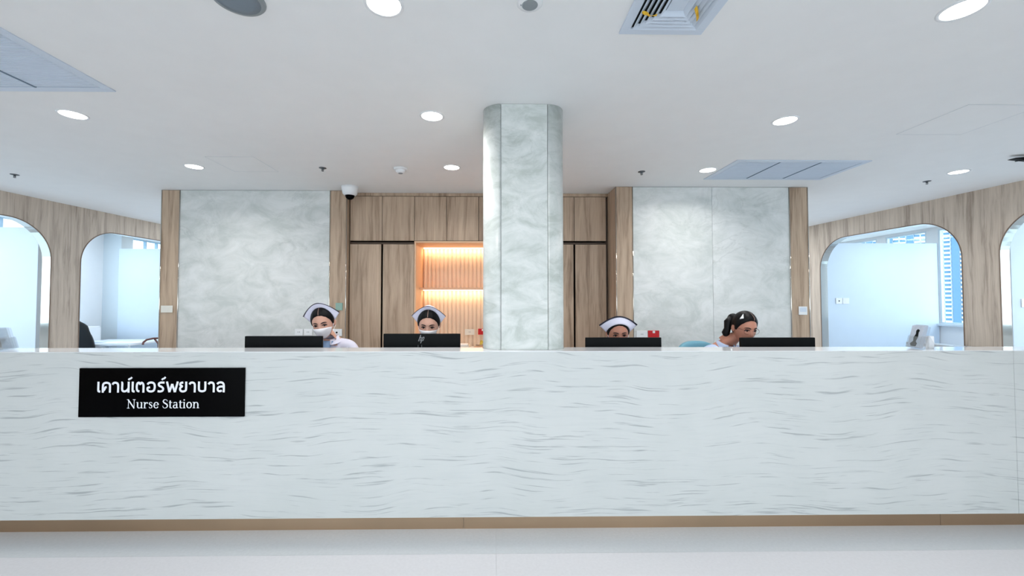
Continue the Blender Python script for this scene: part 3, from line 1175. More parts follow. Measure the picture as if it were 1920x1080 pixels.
def return_grille(x0, y0, label):
    t = thing('ceiling_grille', label, 'air grille', (x0, y0, CEIL), group='long three-bay ceiling grilles')
    Wd, D = 1.295, 0.63
    f = MB()
    b = 0.05
    zt, zb = 0.0, -0.008
    f.box(0, Wd, 0, b, zb, zt)
    f.box(0, Wd, D - b, D, zb, zt)
    f.box(0, b, b, D - b, zb, zt)
    f.box(Wd - b, Wd, b, D - b, zb, zt)
    f.build('frame', M['grille'], t, local=True, bevel=0.002)
    bw = (Wd - 2 * b) / 3
    for k in range(3):
        xa, xb = b + k * bw, b + (k + 1) * bw
        pn = MB().box(xa + 0.006, xb - 0.006, b + 0.006, D - b - 0.006, -0.0045, -0.0005).build('bay_panel', M['grille'], t, local=True)
        sl = MB()
        y = b + 0.014
        while y < D - b - 0.018:
            sl.add([(xa + 0.012, y, -0.0075), (xb - 0.012, y, -0.0075), (xb - 0.012, y + 0.014, -0.0050), (xa + 0.012, y + 0.014, -0.0050),
                    (xa + 0.012, y, -0.0046), (xb - 0.012, y, -0.0046)], [(0, 1, 2, 3), (0, 4, 5, 1)])
            y += 0.022
        s_ = sl.build('slats', M['grille'], pn, local=True)
        s_['kind'] = 'stuff'
    g_ = MB()
    for k in (1, 2):
        xa = b + k * bw
        g_.box(xa - 0.006, xa + 0.006, b, D - b, -0.0085, -0.0008)
    for (q0, q1, r0, r1) in ((b, b + 0.006, b, D - b), (Wd - b - 0.006, Wd - b, b, D - b), (b, Wd - b, b, b + 0.006), (b, Wd - b, D - b - 0.006, D - b)):
        g_.box(q0, q1, r0, r1, -0.0018, -0.0008)
    g_.build('shadow_gap', M['gap'], t, local=True)
    return t


return_grille(2.302, 3.865, 'long white ceiling grille of three bays, above the right marble wall')
return_grille(-3.685, 2.002, 'ribbed white ceiling grille of three bays cut off at the left frame edge')

# square louvred diffuser with yellow ribbons
DX, DY, DH = 0.825, 1.81, 0.205
df = thing('air_diffuser', 'square louvred ceiling diffuser with yellow ribbons, cut off at the top', 'air diffuser', (DX, DY, CEIL))
fr = MB()
for (a, b, c, d) in ((-DH, DH, DH - 0.045, DH), (-DH, DH, -DH, -DH + 0.045), (-DH, -DH + 0.045, -DH + 0.045, DH - 0.045), (DH - 0.045, DH, -DH + 0.045, DH - 0.045)):
    fr.box(a, b, c, d, -0.010, 0.0)
fr.build('frame', M['grille'], df, local=True, bevel=0.002)
MB().box(-DH + 0.044, DH - 0.044, -DH + 0.044, DH - 0.044, -0.0015, -0.0005).build('dark_duct', M['dark'], df, local=True)
for side in range(4):
    rot = Matrix.Rotation(side * pi / 2, 4, 'Z')
    for k in range(5):
        ri = 0.040 + k * 0.0235
        ro = ri + 0.020
        zi, zo = -0.003, -0.020
        m = MB()
        th = 0.0012
        vs = [(-ri, ri, zi), (ri, ri, zi), (ro, ro, zo), (-ro, ro, zo)]
        vs += [(q[0], q[1] + th, q[2] + th) for q in vs]
        m.add(vs, [(0, 1, 2, 3), (7, 6, 5, 4), (0, 4, 5, 1), (2, 6, 7, 3), (1, 5, 6, 2), (0, 3, 7, 4)])
        m.build('louvre', M['grille'], df, local=True, xf=rot)
MB().box(-0.038, 0.038, -0.038, 0.038, -0.006, -0.003).build('centre_plate', M['grille'], df, local=True)


def ribbon(pts, w, label):
    t = thing('ribbon', label, 'ribbon', pts[0], group='yellow ribbons on the diffuser')
    m = MB()
    P = [Vector(p) for p in pts]
    vs = []
    for i, p in enumerate(P):
        s = sin(i * 1.3) * 0.004
        vs += [(p.x, p.y - w / 2, p.z + s), (p.x, p.y + w / 2, p.z - s)]
    m.add(vs, [(2 * i, 2 * i + 1, 2 * i + 3, 2 * i + 2) for i in range(len(P) - 1)])
    m.build('strip', M['yellow'], t, solid=0.001)
    return t


zr = CEIL - 0.026
ribbon([(0.672, 1.836, zr + 0.004), (0.684, 1.834, zr - 0.003), (0.698, 1.842, zr), (0.712, 1.852, zr - 0.004), (0.728, 1.856, zr + 0.001), (0.745, 1.850, zr)], 0.014, 'yellow ribbon tied to the dark louvres on the left of the diffuser')
ribbon([(0.898, 1.802, zr + 0.003), (0.909, 1.815, zr - 0.003), (0.920, 1.832, zr - 0.002), (0.932, 1.852, zr - 0.004), (0.942, 1.872, zr), (0.948, 1.885, zr + 0.002)], 0.022, 'yellow ribbon hanging on the white louvres on the right of the diffuser')

# loudspeaker, detector heads, sprinklers, dome camera
sp = thing('ceiling_speaker', 'grey round ceiling speaker cut off by the top edge at left', 'speaker', (-1.122, 1.805, CEIL))
MB().lathe([(0.090, -0.012), (0.104, -0.010), (0.110, -0.003), (0.110, 0.0)], (0, 0, 0), 40).build('rim', M['grey_plastic'], sp, local=True, smooth=True)
MB().lathe([(0.0, -0.0155), (0.06, -0.0150), (0.0895, -0.012), (0.0895, -0.006), (0.0, -0.006)], (0, 0, 0), 40).build('mesh_cover', simple('speaker_mesh', (120, 132, 142), 0.6, bump=0.6, bscale=400), sp, local=True, smooth=True)

dt = thing('ceiling_sensor', 'small round white ceiling sensor with a grey grille at top centre', 'sensor', (0.162, 1.815, CEIL))
MB().lathe([(0.036, -0.012), (0.045, -0.008), (0.058, -0.003), (0.058, 0.0)], (0, 0, 0), 32).build('rim', M['white_plastic'], dt, local=True, smooth=True)
MB().lathe([(0.029, -0.013), (0.0325, -0.014), (0.0355, -0.012), (0.0355, -0.006), (0.029, -0.006)], (0, 0, 0), 32).build('dark_ring', M['grey_plastic'], dt, local=True, smooth=True)
MB().lathe([(0.0, -0.013), (0.028, -0.011), (0.028, -0.006), (0.0, -0.006)], (0, 0, 0), 24).build('grille', simple('sensor_grille', (112, 124, 134), 0.5, vary=0.4, vscale=160), dt, local=True)
MB().box(-0.042, -0.037, -0.003, 0.003, -0.013, -0.006).build('indicator', M['grey_plastic'], dt, local=True)

sm = thing('smoke_detector', 'small white smoke detector on the ceiling above the upper cabinets', 'smoke detector', (-0.936, 4.171, CEIL))
MB().lathe([(0.056, -0.018), (0.068, -0.012), (0.070, 0.0)], (0, 0, 0), 28).build('base_plate', M['white_plastic'], sm, local=True, smooth=True)
MB().lathe([(0.0, -0.050), (0.030, -0.048), (0.046, -0.036), (0.050, -0.0185), (0.0, -0.0185)], (0, 0, 0), 28).build('chamber', M['white_plastic'], sm, local=True, smooth=True)
MB().lathe([(0.020, -0.0530), (0.024, -0.0500), (0.020, -0.047)], (0, 0, 0), 16).build('indicator', M['grey_plastic'], sm, local=True)


def sprinkler(x, y, label, dark=True):
    t = thing('sprinkler', label, 'sprinkler', (x, y, CEIL), group='ceiling sprinkler heads')
    mm = simple('sprinkler_metal', (86, 90, 94), 0.35, metal=0.6) if 'sprk' not in M else M['sprk']
    M['sprk'] = mm
    MB().lathe([(0.028, -0.006), (0.036, -0.003), (0.036, 0.0)], (0, 0, 0), 20).build('rosette', mm, t, local=True, smooth=True)
    MB().lathe([(0.007, -0.022), (0.008, -0.014), (0.012, -0.0065), (0.012, -0.006)], (0, 0, 0), 14).build('nozzle', mm, t, local=True, smooth=True)
    for q in (-1, 1):
        MB().tube([(q * 0.010, 0, -0.008), (q * 0.013, 0, -0.018), (q * 0.005, 0, -0.029)], 0.002, 6).build('yoke_arm', mm, t, local=True)
    MB().lathe([(0.004, -0.034), (0.005, -0.030), (0.012, -0.031), (0.012, -0.033), (0.004, -0.036)], (0, 0, 0), 16).build('deflector', mm, t, local=True)
    return t


sprinkler(-5.06, 4.43, 'sprinkler head on the ceiling at far left above the oak arch wall')
sprinkler(-1.714, 4.165, 'dark sprinkler head on the ceiling above the left marble wall')
sprinkler(1.531, 4.244, 'dark sprinkler head on the ceiling right of the column')
sprinkler(4.843, 4.549, 'sprinkler head at far right beside the oak arch wall')

dc = thing('dome_camera', 'white dome camera with black lens globe at the corner of the upper cabinets', 'camera', (-1.68, 4.86, CEIL))
MB().lathe([(0.062, -0.105), (0.082, -0.085), (0.092, -0.030), (0.096, 0.0)], (0, 0, 0), 32).build('housing', M['white_plastic'], dc, local=True, smooth=True)
MB().lathe([(0.0, -0.155), (0.022, -0.151), (0.044, -0.134), (0.056, -0.1055), (0.0, -0.1055)], (0, 0, 0), 28).build('lens_globe', M['black_gloss'], dc, local=True, smooth=True)
MB().lathe([(0.0, -0.004), (0.006, 0.0), (0.0, 0.004)], (-0.078, -0.052, -0.055), 8).build('screw', M['grey_plastic'], dc, local=True)


def hatch(x0, x1, y0, y1, label):
    t = thing('ceiling_hatch', label, 'hatch', ((x0 + x1) / 2, (y0 + y1) / 2, CEIL), group='flush ceiling access hatches')
    box('panel', M['ceiling'], x0 + 0.004, x1 - 0.004, y0 + 0.004, y1 - 0.004, CEIL - 0.0016, CEIL - 0.0002, t)
    m = MB()
    for (a, b, c, d) in ((x0, x1, y0, y0 + 0.003), (x0, x1, y1 - 0.003, y1), (x0, x0 + 0.003, y0, y1), (x1 - 0.003, x1, y0, y1)):
        m.box(a, b, c, d, CEIL - 0.0018, CEIL - 0.0002)
    m.build('joint', M['joint'], t)
    return t


hatch(-2.67, -2.22, 3.845, 4.295, 'flush square ceiling hatch beside the small left downlight')
hatch(3.22, 3.74, 2.74, 3.25, 'flush square ceiling hatch at right, faint outline')

br = thing('ceiling_bracket', 'black curved bracket arm under the ceiling at the right frame edge', 'bracket', (5.0, 3.72, CEIL))
m = MB()
arm = []
for k in range(9):
    t_ = k / 8
    arm.append((4.755 + 0.45 * t_, 3.72 - 0.02 * t_, CEIL - 0.030 + 0.022 * sin(pi * 0.5 * t_)))
for k in range(8):
    (xa, ya, za), (xb, yb_, zb) = arm[k], arm[k + 1]
    h0, h1 = 0.004 + 0.030 * min(1, k / 3), 0.004 + 0.030 * min(1, (k + 1) / 3)
    m.add([(xa, ya - 0.03, za - h0), (xb, yb_ - 0.03, zb - h1), (xb, yb_ - 0.03, zb), (xa, ya - 0.03, za),
           (xa, ya + 0.03, za - h0), (xb, yb_ + 0.03, zb - h1), (xb, yb_ + 0.03, zb), (xa, ya + 0.03, za)],
          [(0, 1, 2, 3), (4, 7, 6, 5), (0, 4, 5, 1), (3, 2, 6, 7), (0, 3, 7, 4), (1, 5, 6, 2)])
m.build('arm', M['black'], br, weld=True)
box('mount', M['black'], 5.16, 5.23, 3.66, 3.74, CEIL - 0.012, CEIL - 0.0005, br, bevel=0.002)
MB().tube([(4.76, 3.70, CEIL - 0.062), (4.81, 3.70, CEIL - 0.052), (4.87, 3.70, CEIL - 0.040)], [0.003, 0.005, 0.006], 8).build('hook', M['black'], br)

# ------------------------------------------------------------ switch plates and sockets


def wall_plate(name, label, cat, x0, x1, z0, z1, y, mat, insert=None, group=None):
    t = thing(name, label, cat, ((x0 + x1) / 2, y, (z0 + z1) / 2), group=group)
    box('plate', mat, x0, x1, y - 0.011, y - 0.0005, z0, z1, t, bevel=0.003)
    if insert == 'rocker':
        box('rocker', mat, x0 + (x1 - x0) * 0.30, x1 - (x1 - x0) * 0.30, y - 0.0135, y - 0.0111, z0 + (z1 - z0) * 0.3, z1 - (z1 - z0) * 0.3, t, bevel=0.001)
    elif insert == 'socket':
        xm, zm = (x0 + x1) / 2, (z0 + z1) / 2
        m = MB()
        for dx in (-0.009, 0.009):
            m.box(xm + dx - 0.003, xm + dx + 0.003, y - 0.0125, y - 0.0111, zm - 0.006, zm + 0.008)
        m.build('socket_holes', M['grey_plastic'], t)
    elif insert == 'dot':
        xm, zm = x0 + (x1 - x0) * 0.5, (z0 + z1) / 2
        m = MB().lathe([(0.0, 0.0), (0.011, 0.0), (0.011, 0.002), (0.0, 0.002)], (0, 0, 0), 14)
        m.build('outlet', M['black'], t, local=True, xf=Matrix.Translation((0, -0.0112, 0)) @ Matrix.Rotation(pi / 2, 4, 'X'))
    elif insert == 'flap':
        box('flap', M['white_plastic'], (x0 + x1) / 2 - 0.014, (x0 + x1) / 2 + 0.014, y - 0.0145, y - 0.0112, z1 - 0.03, z1 - 0.004, t, bevel=0.002)
    elif insert == 'lcd':
        box('display', M['grille'], x0 + 0.012, x1 - 0.012, y - 0.0135, y - 0.0112, z0 + 0.035, z1 - 0.012, t, bevel=0.001)
    return t


wall_plate('light_switch', 'cream light switch plate on the oak strip left of the left marble wall', 'switch', -3.962, -3.825, 1.309, 1.392, 5.024, M['cream_plastic'], 'rocker')
wall_plate('thermostat', 'square white thermostat on the oak strip right of the right marble wall', 'thermostat', 3.552, 3.650, 1.286, 1.383, 4.804, M['white_plastic'], 'lcd')
wall_plate('power_socket', 'white socket plate on the left marble wall, left of the tilted nurse cap', 'socket', -2.378, -2.280, 1.036, 1.112, 5.034, M['white_plastic'], 'socket', 'white wall sockets')
wall_plate('power_socket', 'white socket plate on the left marble wall, nearest the tilted nurse', 'socket', -2.268, -2.170, 1.036, 1.112, 5.034, M['white_plastic'], 'socket', 'white wall sockets')
wall_plate('power_socket', 'white socket plate with dark hole on the oak strip behind the tilted nurse', 'socket', -1.935, -1.811, 1.028, 1.112, 5.024, M['white_plastic'], 'dot', 'white wall sockets')
wall_plate('power_socket', 'white socket plate left of the red socket on the right marble wall', 'socket', 1.658, 1.781, 1.021, 1.103, 4.814, M['white_plastic'], 'socket', 'white wall sockets')
wall_plate('red_socket', 'red socket plate with white flap on the right marble wall', 'socket', 1.792, 1.922, 1.015, 1.105, 4.814, M['red'], 'flap')
wall_plate('power_socket', 'cream socket plate on the fluted back of the lit niche', 'socket', -0.385, -0.255, 0.985, 1.066, 5.644, M['cream_plastic'], 'socket', 'white wall sockets')
wall_plate('red_socket', 'small red socket plate in the lit niche beside the column', 'socket', -0.206, -0.080, 0.990, 1.070, 5.644, M['red'], 'flap')
wall_plate('wall_dispenser', 'small pale green and white dispenser on the oak strip above the tilted nurse cap', 'dispenser', -1.892, -1.808, 1.335, 1.424, 5.024, M['green'], None)
wall_plate('power_socket', 'white plate with black hole on the right arch partition', 'socket', 6.150, 6.265, 1.385, 1.492, 7.40, M['white_plastic'], 'dot', 'white wall sockets')
wall_plate('light_switch', 'white switch plate beside the black-holed plate on the right arch partition', 'switch', 6.275, 6.390, 1.385, 1.492, 7.40, M['white_plastic'], 'rocker')
wall_plate('power_socket', 'white plate with black hole on the partition at the right frame edge', 'socket', 6.172, 6.262, 1.372, 1.472, 4.79, M['white_plastic'], 'dot', 'white wall sockets')

# ------------------------------------------------------------ things in the side rooms
desk = thing('desk', 'white desk with papers in the far left arch', 'desk', (-6.5, 7.35, 0))
box('desktop', M['desk'], -7.15, -6.005, 6.95, 7.85, 0.70, 0.728, desk, bevel=0.003)
for (x, y) in ((-7.1, 7.0), (-6.06, 7.0), (-7.1, 7.8), (-6.06, 7.8)):
    box('leg', M['frame'], x - 0.025, x + 0.025, y - 0.025, y + 0.025, 0.0, 0.6995, desk)


def sheet(x, y, w, h, rz, mat, label, z=0.7285):
    t = thing('paper_sheet', label, 'paper', (x, y, z), rz)
    m = MB()
    m.grid(lambda u, v: ((u - .5) * w, (v - .5) * h, 0.004 + 0.004 * sin(u * 5) * v), 6, 4)
    m.build('sheet', mat, t, local=True, solid=0.002)
    return t


sheet(-6.80, 7.15, 0.28, 0.26, 0.15, M['paper_grey'], 'grey printed sheet on the left desk, nearest the black chair')
sheet(-6.44, 7.2, 0.30, 0.26, -0.1, M['paper'], 'blank white sheet in the middle of the left desk')
sheet(-6.14, 7.22, 0.22, 0.28, 0.05, M['paper'], 'blank white sheet at the right end of the left desk')


def office_chair(loc, rz, label, mat, back_top=1.10, seat_z=0.46, w=0.46, taper=0.55):
    t = thing('office_chair', label, 'chair', loc, rz)
    m = MB()

    def back(u, v):          # rounded back, facing -y (front); v bottom..top
        a = (u - 0.5) * 2
        z = seat_z + 0.10 + (back_top - seat_z - 0.10) * v
        hw = w / 2 * (1 - taper * max(0, v - 0.35) ** 2 * 2.0)
        zz = z - 0.10 * abs(a) ** 3 * v
        return (a * hw, 0.20 + 0.05 * v - 0.05 * a * a + 0.02 * sin(v * pi), zz)
    m.grid(back, 14, 12)
    bk = m.build('backrest', mat, t, local=True, smooth=True, solid=0.05)
    m = MB().box(-w / 2, w / 2, -0.24, 0.20, seat_z - 0.06, seat_z)
    m.build('seat', mat, t, local=True, bevel=0.025, smooth=True)
    MB().tube([(0, 0.16, seat_z - 0.05), (0, 0.24, seat_z - 0.03), (0, 0.255, seat_z + 0.16)], 0.02, 8).build('back_post', M['black'], t, local=True)
    MB().tube([(0, 0, 0.10), (0, 0, seat_z - 0.061)], 0.028, 12).build('gas_column', M['steel'], t, local=True)
    for k in range(5):
        a = 2 * pi * k / 5 + 0.3
        MB().tube([(0.03 * cos(a), 0.03 * sin(a), 0.11), (0.28 * cos(a), 0.28 * sin(a), 0.075)], [0.024, 0.016], 8).build('leg', M['black'], t, local=True)
        MB().lathe([(0.0, -0.02), (0.03, -0.02), (0.03, 0.02), (0.0, 0.02)], (0.28 * cos(a), 0.28 * sin(a), 0.030), 12, mat=Matrix.Rotation(pi / 2, 3, 'X') @ Matrix.Rotation(a, 3, 'Y')).build('castor', M['black'], t, local=True)
    return t


office_chair((-6.77, 7.06, 0), radians(184), 'black office chair with rounded back beside the desk in the far left arch', M['chair_black'], 1.125, 0.46, 0.5)
office_chair((1.90, 3.60, 0), radians(4), 'teal office chair behind the woman in glasses', M['teal'], 1.078, 0.42, 0.46, 0.1)

vc = thing('visitor_chair', 'chair with red-brown curved arm at the desk end, edge of the left arch', 'chair', (-5.72, 7.2, 0))
for s, x in ((0, -5.93), (1, -5.45)):
    m = MB()
    if s == 0:
        m.tube([(x - 0.03, 7.18, 0.70), (x - 0.04, 7.20, 0.735), (x - 0.015, 7.24, 0.775), (x + 0.03, 7.32, 0.79), (x + 0.10, 7.45, 0.785)], 0.016, 8)
    m.build('armrest', M['redwood'], vc) if s == 0 else None
MB().tube([(-5.90, 7.35, 0.775), (-5.83, 7.34, 0.70), (-5.78, 7.3, 0.46), (-5.76, 7.25, 0.0)], 0.014, 8).build('leg', M['redwood'], vc)
MB().tube([(-5.92, 7.62, 0.0), (-5.92, 7.60, 0.46), (-5.83, 7.46, 0.785)], 0.014, 8).build('leg', M['redwood'], vc)
m = MB().box(-5.90, -5.62, 7.25, 7.62, 0.42, 0.47)
m.build('seat', M['redwood'], vc, bevel=0.01)

lowc = thing('low_cabinet', 'low white cabinet behind the black office chair under the window', 'cabinet', (-7.28, 7.45, 0))
box('body', M['white_plastic'], -7.44, -7.17, 7.28, 7.70, 0.0, 0.98, lowc, bevel=0.006)
box('door', M['white_plastic'], -7.168, -7.152, 7.285, 7.695, 0.04, 0.96, lowc, bevel=0.004)
box('handle', M['steel'], -7.150, -7.138, 7.34, 7.36, 0.55, 0.68, lowc)

# low grey cap along the right wall
cap_ = thing('low_shelf', 'low grey shelf against the right oak wall behind the brochure stand', 'shelf', (5.6, 5.1, 0))
m = MB()
pts = []
for u in (-0.35, 1.10):
    pts.append([W(FR, u, 0, -0.008), W(FR, u, 0, -0.22)])
(a0, a1), (b0, b1) = pts
for nm, z0, z1, mt in (('top', 0.862, 0.892, 'sill'), ('body', 0.0, 0.861, 'plaster_grey')):
    q = [a0, b0, b1, a1]
    MB().prism([(c[0], c[1]) for c in q], 'z', z0, z1).build(nm, M[mt], cap_)

# small things on the niche worktop
it = thing('paper_tray', 'cream tray of papers on the niche worktop', 'tray', (-0.46, 5.40, 0.8345))
MB().box(-0.15, 0.15, -0.10, 0.10, 0.0, 0.012).build('tray_base', M['cream_plastic'], it, local=True)
m = MB()
for (a, b, c, d) in ((-0.15, 0.15, -0.10, -0.094), (-0.15, 0.15, 0.094, 0.10), (-0.15, -0.144, -0.094, 0.094), (0.144, 0.15, -0.094, 0.094)):
    m.box(a, b, c, d, 0.0125, 0.045)
m.build('rim', M['cream_plastic'], it, local=True)
MB().box(-0.13, 0.13, -0.085, 0.085, 0.0125, 0.055).build('papers', M['paper'], it, local=True)
po = thing('pouch', 'tan pouch on the niche worktop beside the column', 'pouch', (-0.17, 5.22, 0.8345))
m = MB()
m.grid(lambda u, v: (0.115 * cos(2 * pi * u) * (1 - 0.55 * v * v), 0.055 * sin(2 * pi * u) * (1 - 0.7 * v), 0.06 * v * (1 + 0.2 * cos(2 * pi * u))), 20, 6, closeu=True)
m.add([(0, 0, 0.06)], [])
m.build('bag', M['tan'], po, local=True, smooth=True)
MB().tube([(-0.05, -0.012, 0.062), (0.05, -0.012, 0.062)], 0.004, 6).build('zip', M['oak_edge'], po, local=True)
ye = thing('yellow_packet', 'crumpled yellow packet leaning on the tan pouch', 'packet', (-0.12, 5.34, 0.8345))
m = MB()
m.grid(lambda u, v: (0.055 * cos(2 * pi * u) * (1 - 0.3 * v) + 0.01 * sin(9 * u), 0.03 * sin(2 * pi * u), 0.10 * v + 0.012 * sin(2 * pi * u * 3) * v), 18, 5, closeu=True)
m.build('wrapper', M['lemon'], ye, local=True)
MB().box(-0.02, 0.02, -0.034, -0.031, 0.03, 0.07).build('print', M['cream_plastic'], ye, local=True)
dp = thing('tape_dispenser', 'rounded grey dispenser on the niche worktop right of the logo monitor', 'dispenser', (-0.565, 5.2, 0.8345))
m = MB().lathe([(0.0, -0.03), (0.062, -0.03), (0.062, 0.03), (0.0, 0.03)], (0, 0, 0.062), 24, mat=Matrix.Rotation(pi / 2, 3, 'X'))
m.build('body', M['grey_plastic'], dp, local=True, bevel=0.004)
MB().box(-0.07, 0.075, -0.032, 0.032, 0.0, 0.012).build('base', M['grey_plastic'], dp, local=True)

# ------------------------------------------------------------ leaflet stands on the ledge
ZT = ZL1


def leaflet_stand(loc, rz, label, lean, mat_leaf, print_=True, h=0.165):
    t = thing('leaflet_stand', label, 'leaflet stand', loc, rz)
    tl = Matrix.Rotation(radians(lean), 4, 'X')
    w = 0.110
    m = MB()
    m.box(-w / 2, w / 2, 0.0, 0.003, 0.0, h, tl)
    m.box(-w / 2, -w / 2 + 0.003, -0.034, -0.0002, 0.0, h * 0.55, tl)
    m.box(w / 2 - 0.003, w / 2, -0.034, -0.0002, 0.0, h * 0.55, tl)
    m.box(-w / 2, w / 2, -0.037, -0.0342, 0.0, h * 0.5, tl)
    m.box(-w / 2, w / 2, -0.034, -0.0002, 0.0, 0.003, tl)
    m.build('acrylic_pocket', M['acrylic'], t, local=True)
    # folded foot behind
    m = MB()
    c, s = cos(radians(lean)), sin(radians(lean))
    top = tl @ Vector((0, 0.004, h * 0.62))
    m.add([(-w / 2, top.y, top.z), (w / 2, top.y, top.z), (w / 2, 0.075, 0.0), (-w / 2, 0.075, 0.0),
           (-w / 2, top.y + 0.003, top.z), (w / 2, top.y + 0.003, top.z), (w / 2, 0.078, 0.0), (-w / 2, 0.078, 0.0)],
          [(0, 1, 2, 3), (4, 7, 6, 5), (0, 4, 5, 1), (2, 6, 7, 3), (1, 5, 6, 2), (0, 3, 7, 4)])
    m.build('rear_foot', M['acrylic'], t, local=True)
    for k in range(3):
        y0 = -0.031 + k * 0.010
        lf = MB().box(-w / 2 + 0.006, w / 2 - 0.006 - 0.004 * k, y0, y0 + 0.0085, 0.004, h * (0.98 + 0.035 * k), tl)
        o = lf.build('leaflet', mat_leaf, t, local=True)
        if print_ and k == 0:
            m = MB()
            blob = [(-0.022, 0.01), (0.020, 0.01), (0.026, 0.03), (0.012, 0.045), (0.022, 0.075), (0.018, 0.105), (0.024, 0.122), (0.006, 0.130), (-0.006, 0.118), (-0.002, 0.095), (-0.014, 0.07), (-0.010, 0.045), (-0.030, 0.028)]
            q = [tl @ Vector((x, y0 - 0.0006, z)) for x, z in blob]
            m.add(q, [tuple(range(len(q)))])
            m.build('print', M['black'], o, local=True)
    return t


leaflet_stand((2.885, 2.80, ZT), radians(-100), 'clear stand of white leaflets with black print on the right end of the ledge', -14, M['paper_grey'], True, 0.155)
leaflet_stand((-3.225, 2.80, ZT), radians(100), 'clear empty-looking leaflet stand at the left frame edge of the ledge', -16, M['acrylic'], False, 0.145)
leaflet_stand((-3.365, 2.82, ZT), radians(98), 'clear leaflet stand with pale sheets cut off at the left frame edge', -14, M['white_plastic'], False, 0.165)
cs = thing('card_holder', 'small white card holder right of the leaflet stand on the ledge', 'holder', (3.005, 2.835, ZT))
MB().box(-0.019, 0.019, -0.012, 0.012, 0.0, 0.082).build('block', M['white_plastic'], cs, local=True, bevel=0.002)
MB().box(-0.017, 0.017, -0.0138, -0.0122, 0.02, 0.078).build('card', M['paper'], cs, local=True)

# ------------------------------------------------------------ people


def head_r(d, nose=True):
    """surface point of the head in direction d (unit); face towards -y, eyes at z=0"""
    ax, ay, az = 0.074, 0.093, 0.118
    k = 1 / sqrt((d.x / ax) ** 2 + (d.y / ay) ** 2 + (d.z / az) ** 2)
    p = Vector(d) * k
    # jaw narrows, chin comes forward, back of skull fuller
    if p.z < 0:
        t = min(1, -p.z / 0.118)
        p.x *= 1 - 0.30 * t ** 1.4
        if p.y > 0:
            p.y *= 1 - 0.42 * t
        else:
            p.y *= 1 - 0.06 * t
            p.y -= 0.010 * t ** 2
    else:
        if p.y > 0:
            p.y *= 1.05
        p.x *= 1 + 0.04 * min(1, p.z / 0.06)
    if p.y < 0:
        f = min(1, -p.y / 0.06)

        def gs(cx, cz, sx, sz):
            return math.exp(-((p.x - cx) / sx) ** 2 - ((p.z - cz) / sz) ** 2)
        # eye sockets, brow, cheeks
        p.y += f * 0.009 * (gs(0.031, 0.0, 0.018, 0.012) + gs(-0.031, 0.0, 0.018, 0.012))
        p.y -= f * 0.003 * (gs(0.030, 0.022, 0.025, 0.010) + gs(-0.030, 0.022, 0.025, 0.010))
        p.y -= f * 0.004 * (gs(0.042, -0.034, 0.022, 0.020) + gs(-0.042, -0.034, 0.022, 0.020))
        if nose:
            nz = max(0.0, min(1.0, (0.012 - p.z) / 0.052))
            if p.z > -0.050:
                p.y -= 0.021 * nz ** 0.8 * math.exp(-(p.x / (0.008 + 0.006 * nz)) ** 2) * (1 if p.z > -0.042 else max(0, (p.z + 0.052) / 0.010))
            p.y -= f * 0.006 * gs(0, -0.066, 0.020, 0.007)
            p.y += f * 0.003 * gs(0, -0.0715, 0.024, 0.003)
            p.y -= f * 0.005 * gs(0, -0.078, 0.017, 0.006)
            p.y -= f * 0.004 * gs(0, -0.102, 0.018, 0.012)
    return p


def sph(az, el):
    """az 0 = front (-y), positive towards +x ; el up"""
    return Vector((sin(az) * cos(el), -cos(az) * cos(el), sin(el)))


def face_pt(x, z, out=0.0):
    """point of the face front above (x, z)"""
    lo, hi = 0.03, 0.14
    d = Vector((x, -0.09, z)).normalized()
    p = head_r(d)
    for _ in range(6):
        d = (Vector((d.x, d.y, d.z)) + Vector(((x - p.x) * 6, 0, (z - p.z) * 6))).normalized()
        p = head_r(d)
    return Vector((p.x, p.y - out, p.z))


def head_mesh(mb, xf):
    """skull, ears and neck stub"""
    nu, nv = 56, 40
    vs, fs = [], []
    for j in range(nv + 1):
        el = -pi / 2 + pi * j / nv
        for i in range(nu):
            vs.append(xf @ head_r(sph(2 * pi * i / nu, el)))
    for j in range(nv):
        for i in range(nu):
            i2 = (i + 1) % nu
            fs.append((j * nu + i, j * nu + i2, (j + 1) * nu + i2, (j + 1) * nu + i))
    mb.add(vs, fs)
    for s in (-1, 1):        # ears
        m2 = MB()

        def ear(u, v):
            a = 2 * pi * u
            rr = sin(pi * v)
            yy = 0.018 * cos(a) * rr
            zz = 0.031 * sin(a) * rr * (1.0 if sin(a) > 0 else 0.85)
            xx = 0.009 * -cos(pi * v) + 0.004 * (1 - rr)
            return xf @ Vector((s * (0.076 + xx + 0.25 * max(0, yy)), 0.012 + yy, -0.006 + zz))
        m2.grid(ear, 16, 8, closeu=True)
        mb.add(m2.v, m2.f)


def skin_mesh(verts, edges, radii, sub=2):
    """grow a body surface from joints with the Skin modifier and return (verts, faces)"""
    me = bpy.data.meshes.new('grow')
    me.from_pydata(verts, edges, [])
    o = bpy.data.objects.new('grow', me)
    COL.objects.link(o)
    o.modifiers.new('s', 'SKIN')
    me.skin_vertices[0].data[0].use_root = True
    for i, r in enumerate(radii):
        me.skin_vertices[0].data[i].radius = r if isinstance(r, tuple) else (r, r)
    md = o.modifiers.new('ss', 'SUBSURF')
    md.levels = sub
    md.render_levels = sub
    bpy.context.view_layer.update()
    ev = o.evaluated_get(bpy.context.evaluated_depsgraph_get())
    m2 = ev.to_mesh()
    v = [tuple(x.co) for x in m2.vertices]
    f = [tuple(p.vertices) for p in m2.polygons]
    ev.to_mesh_clear()
    bpy.data.objects.remove(o)
    return v, f


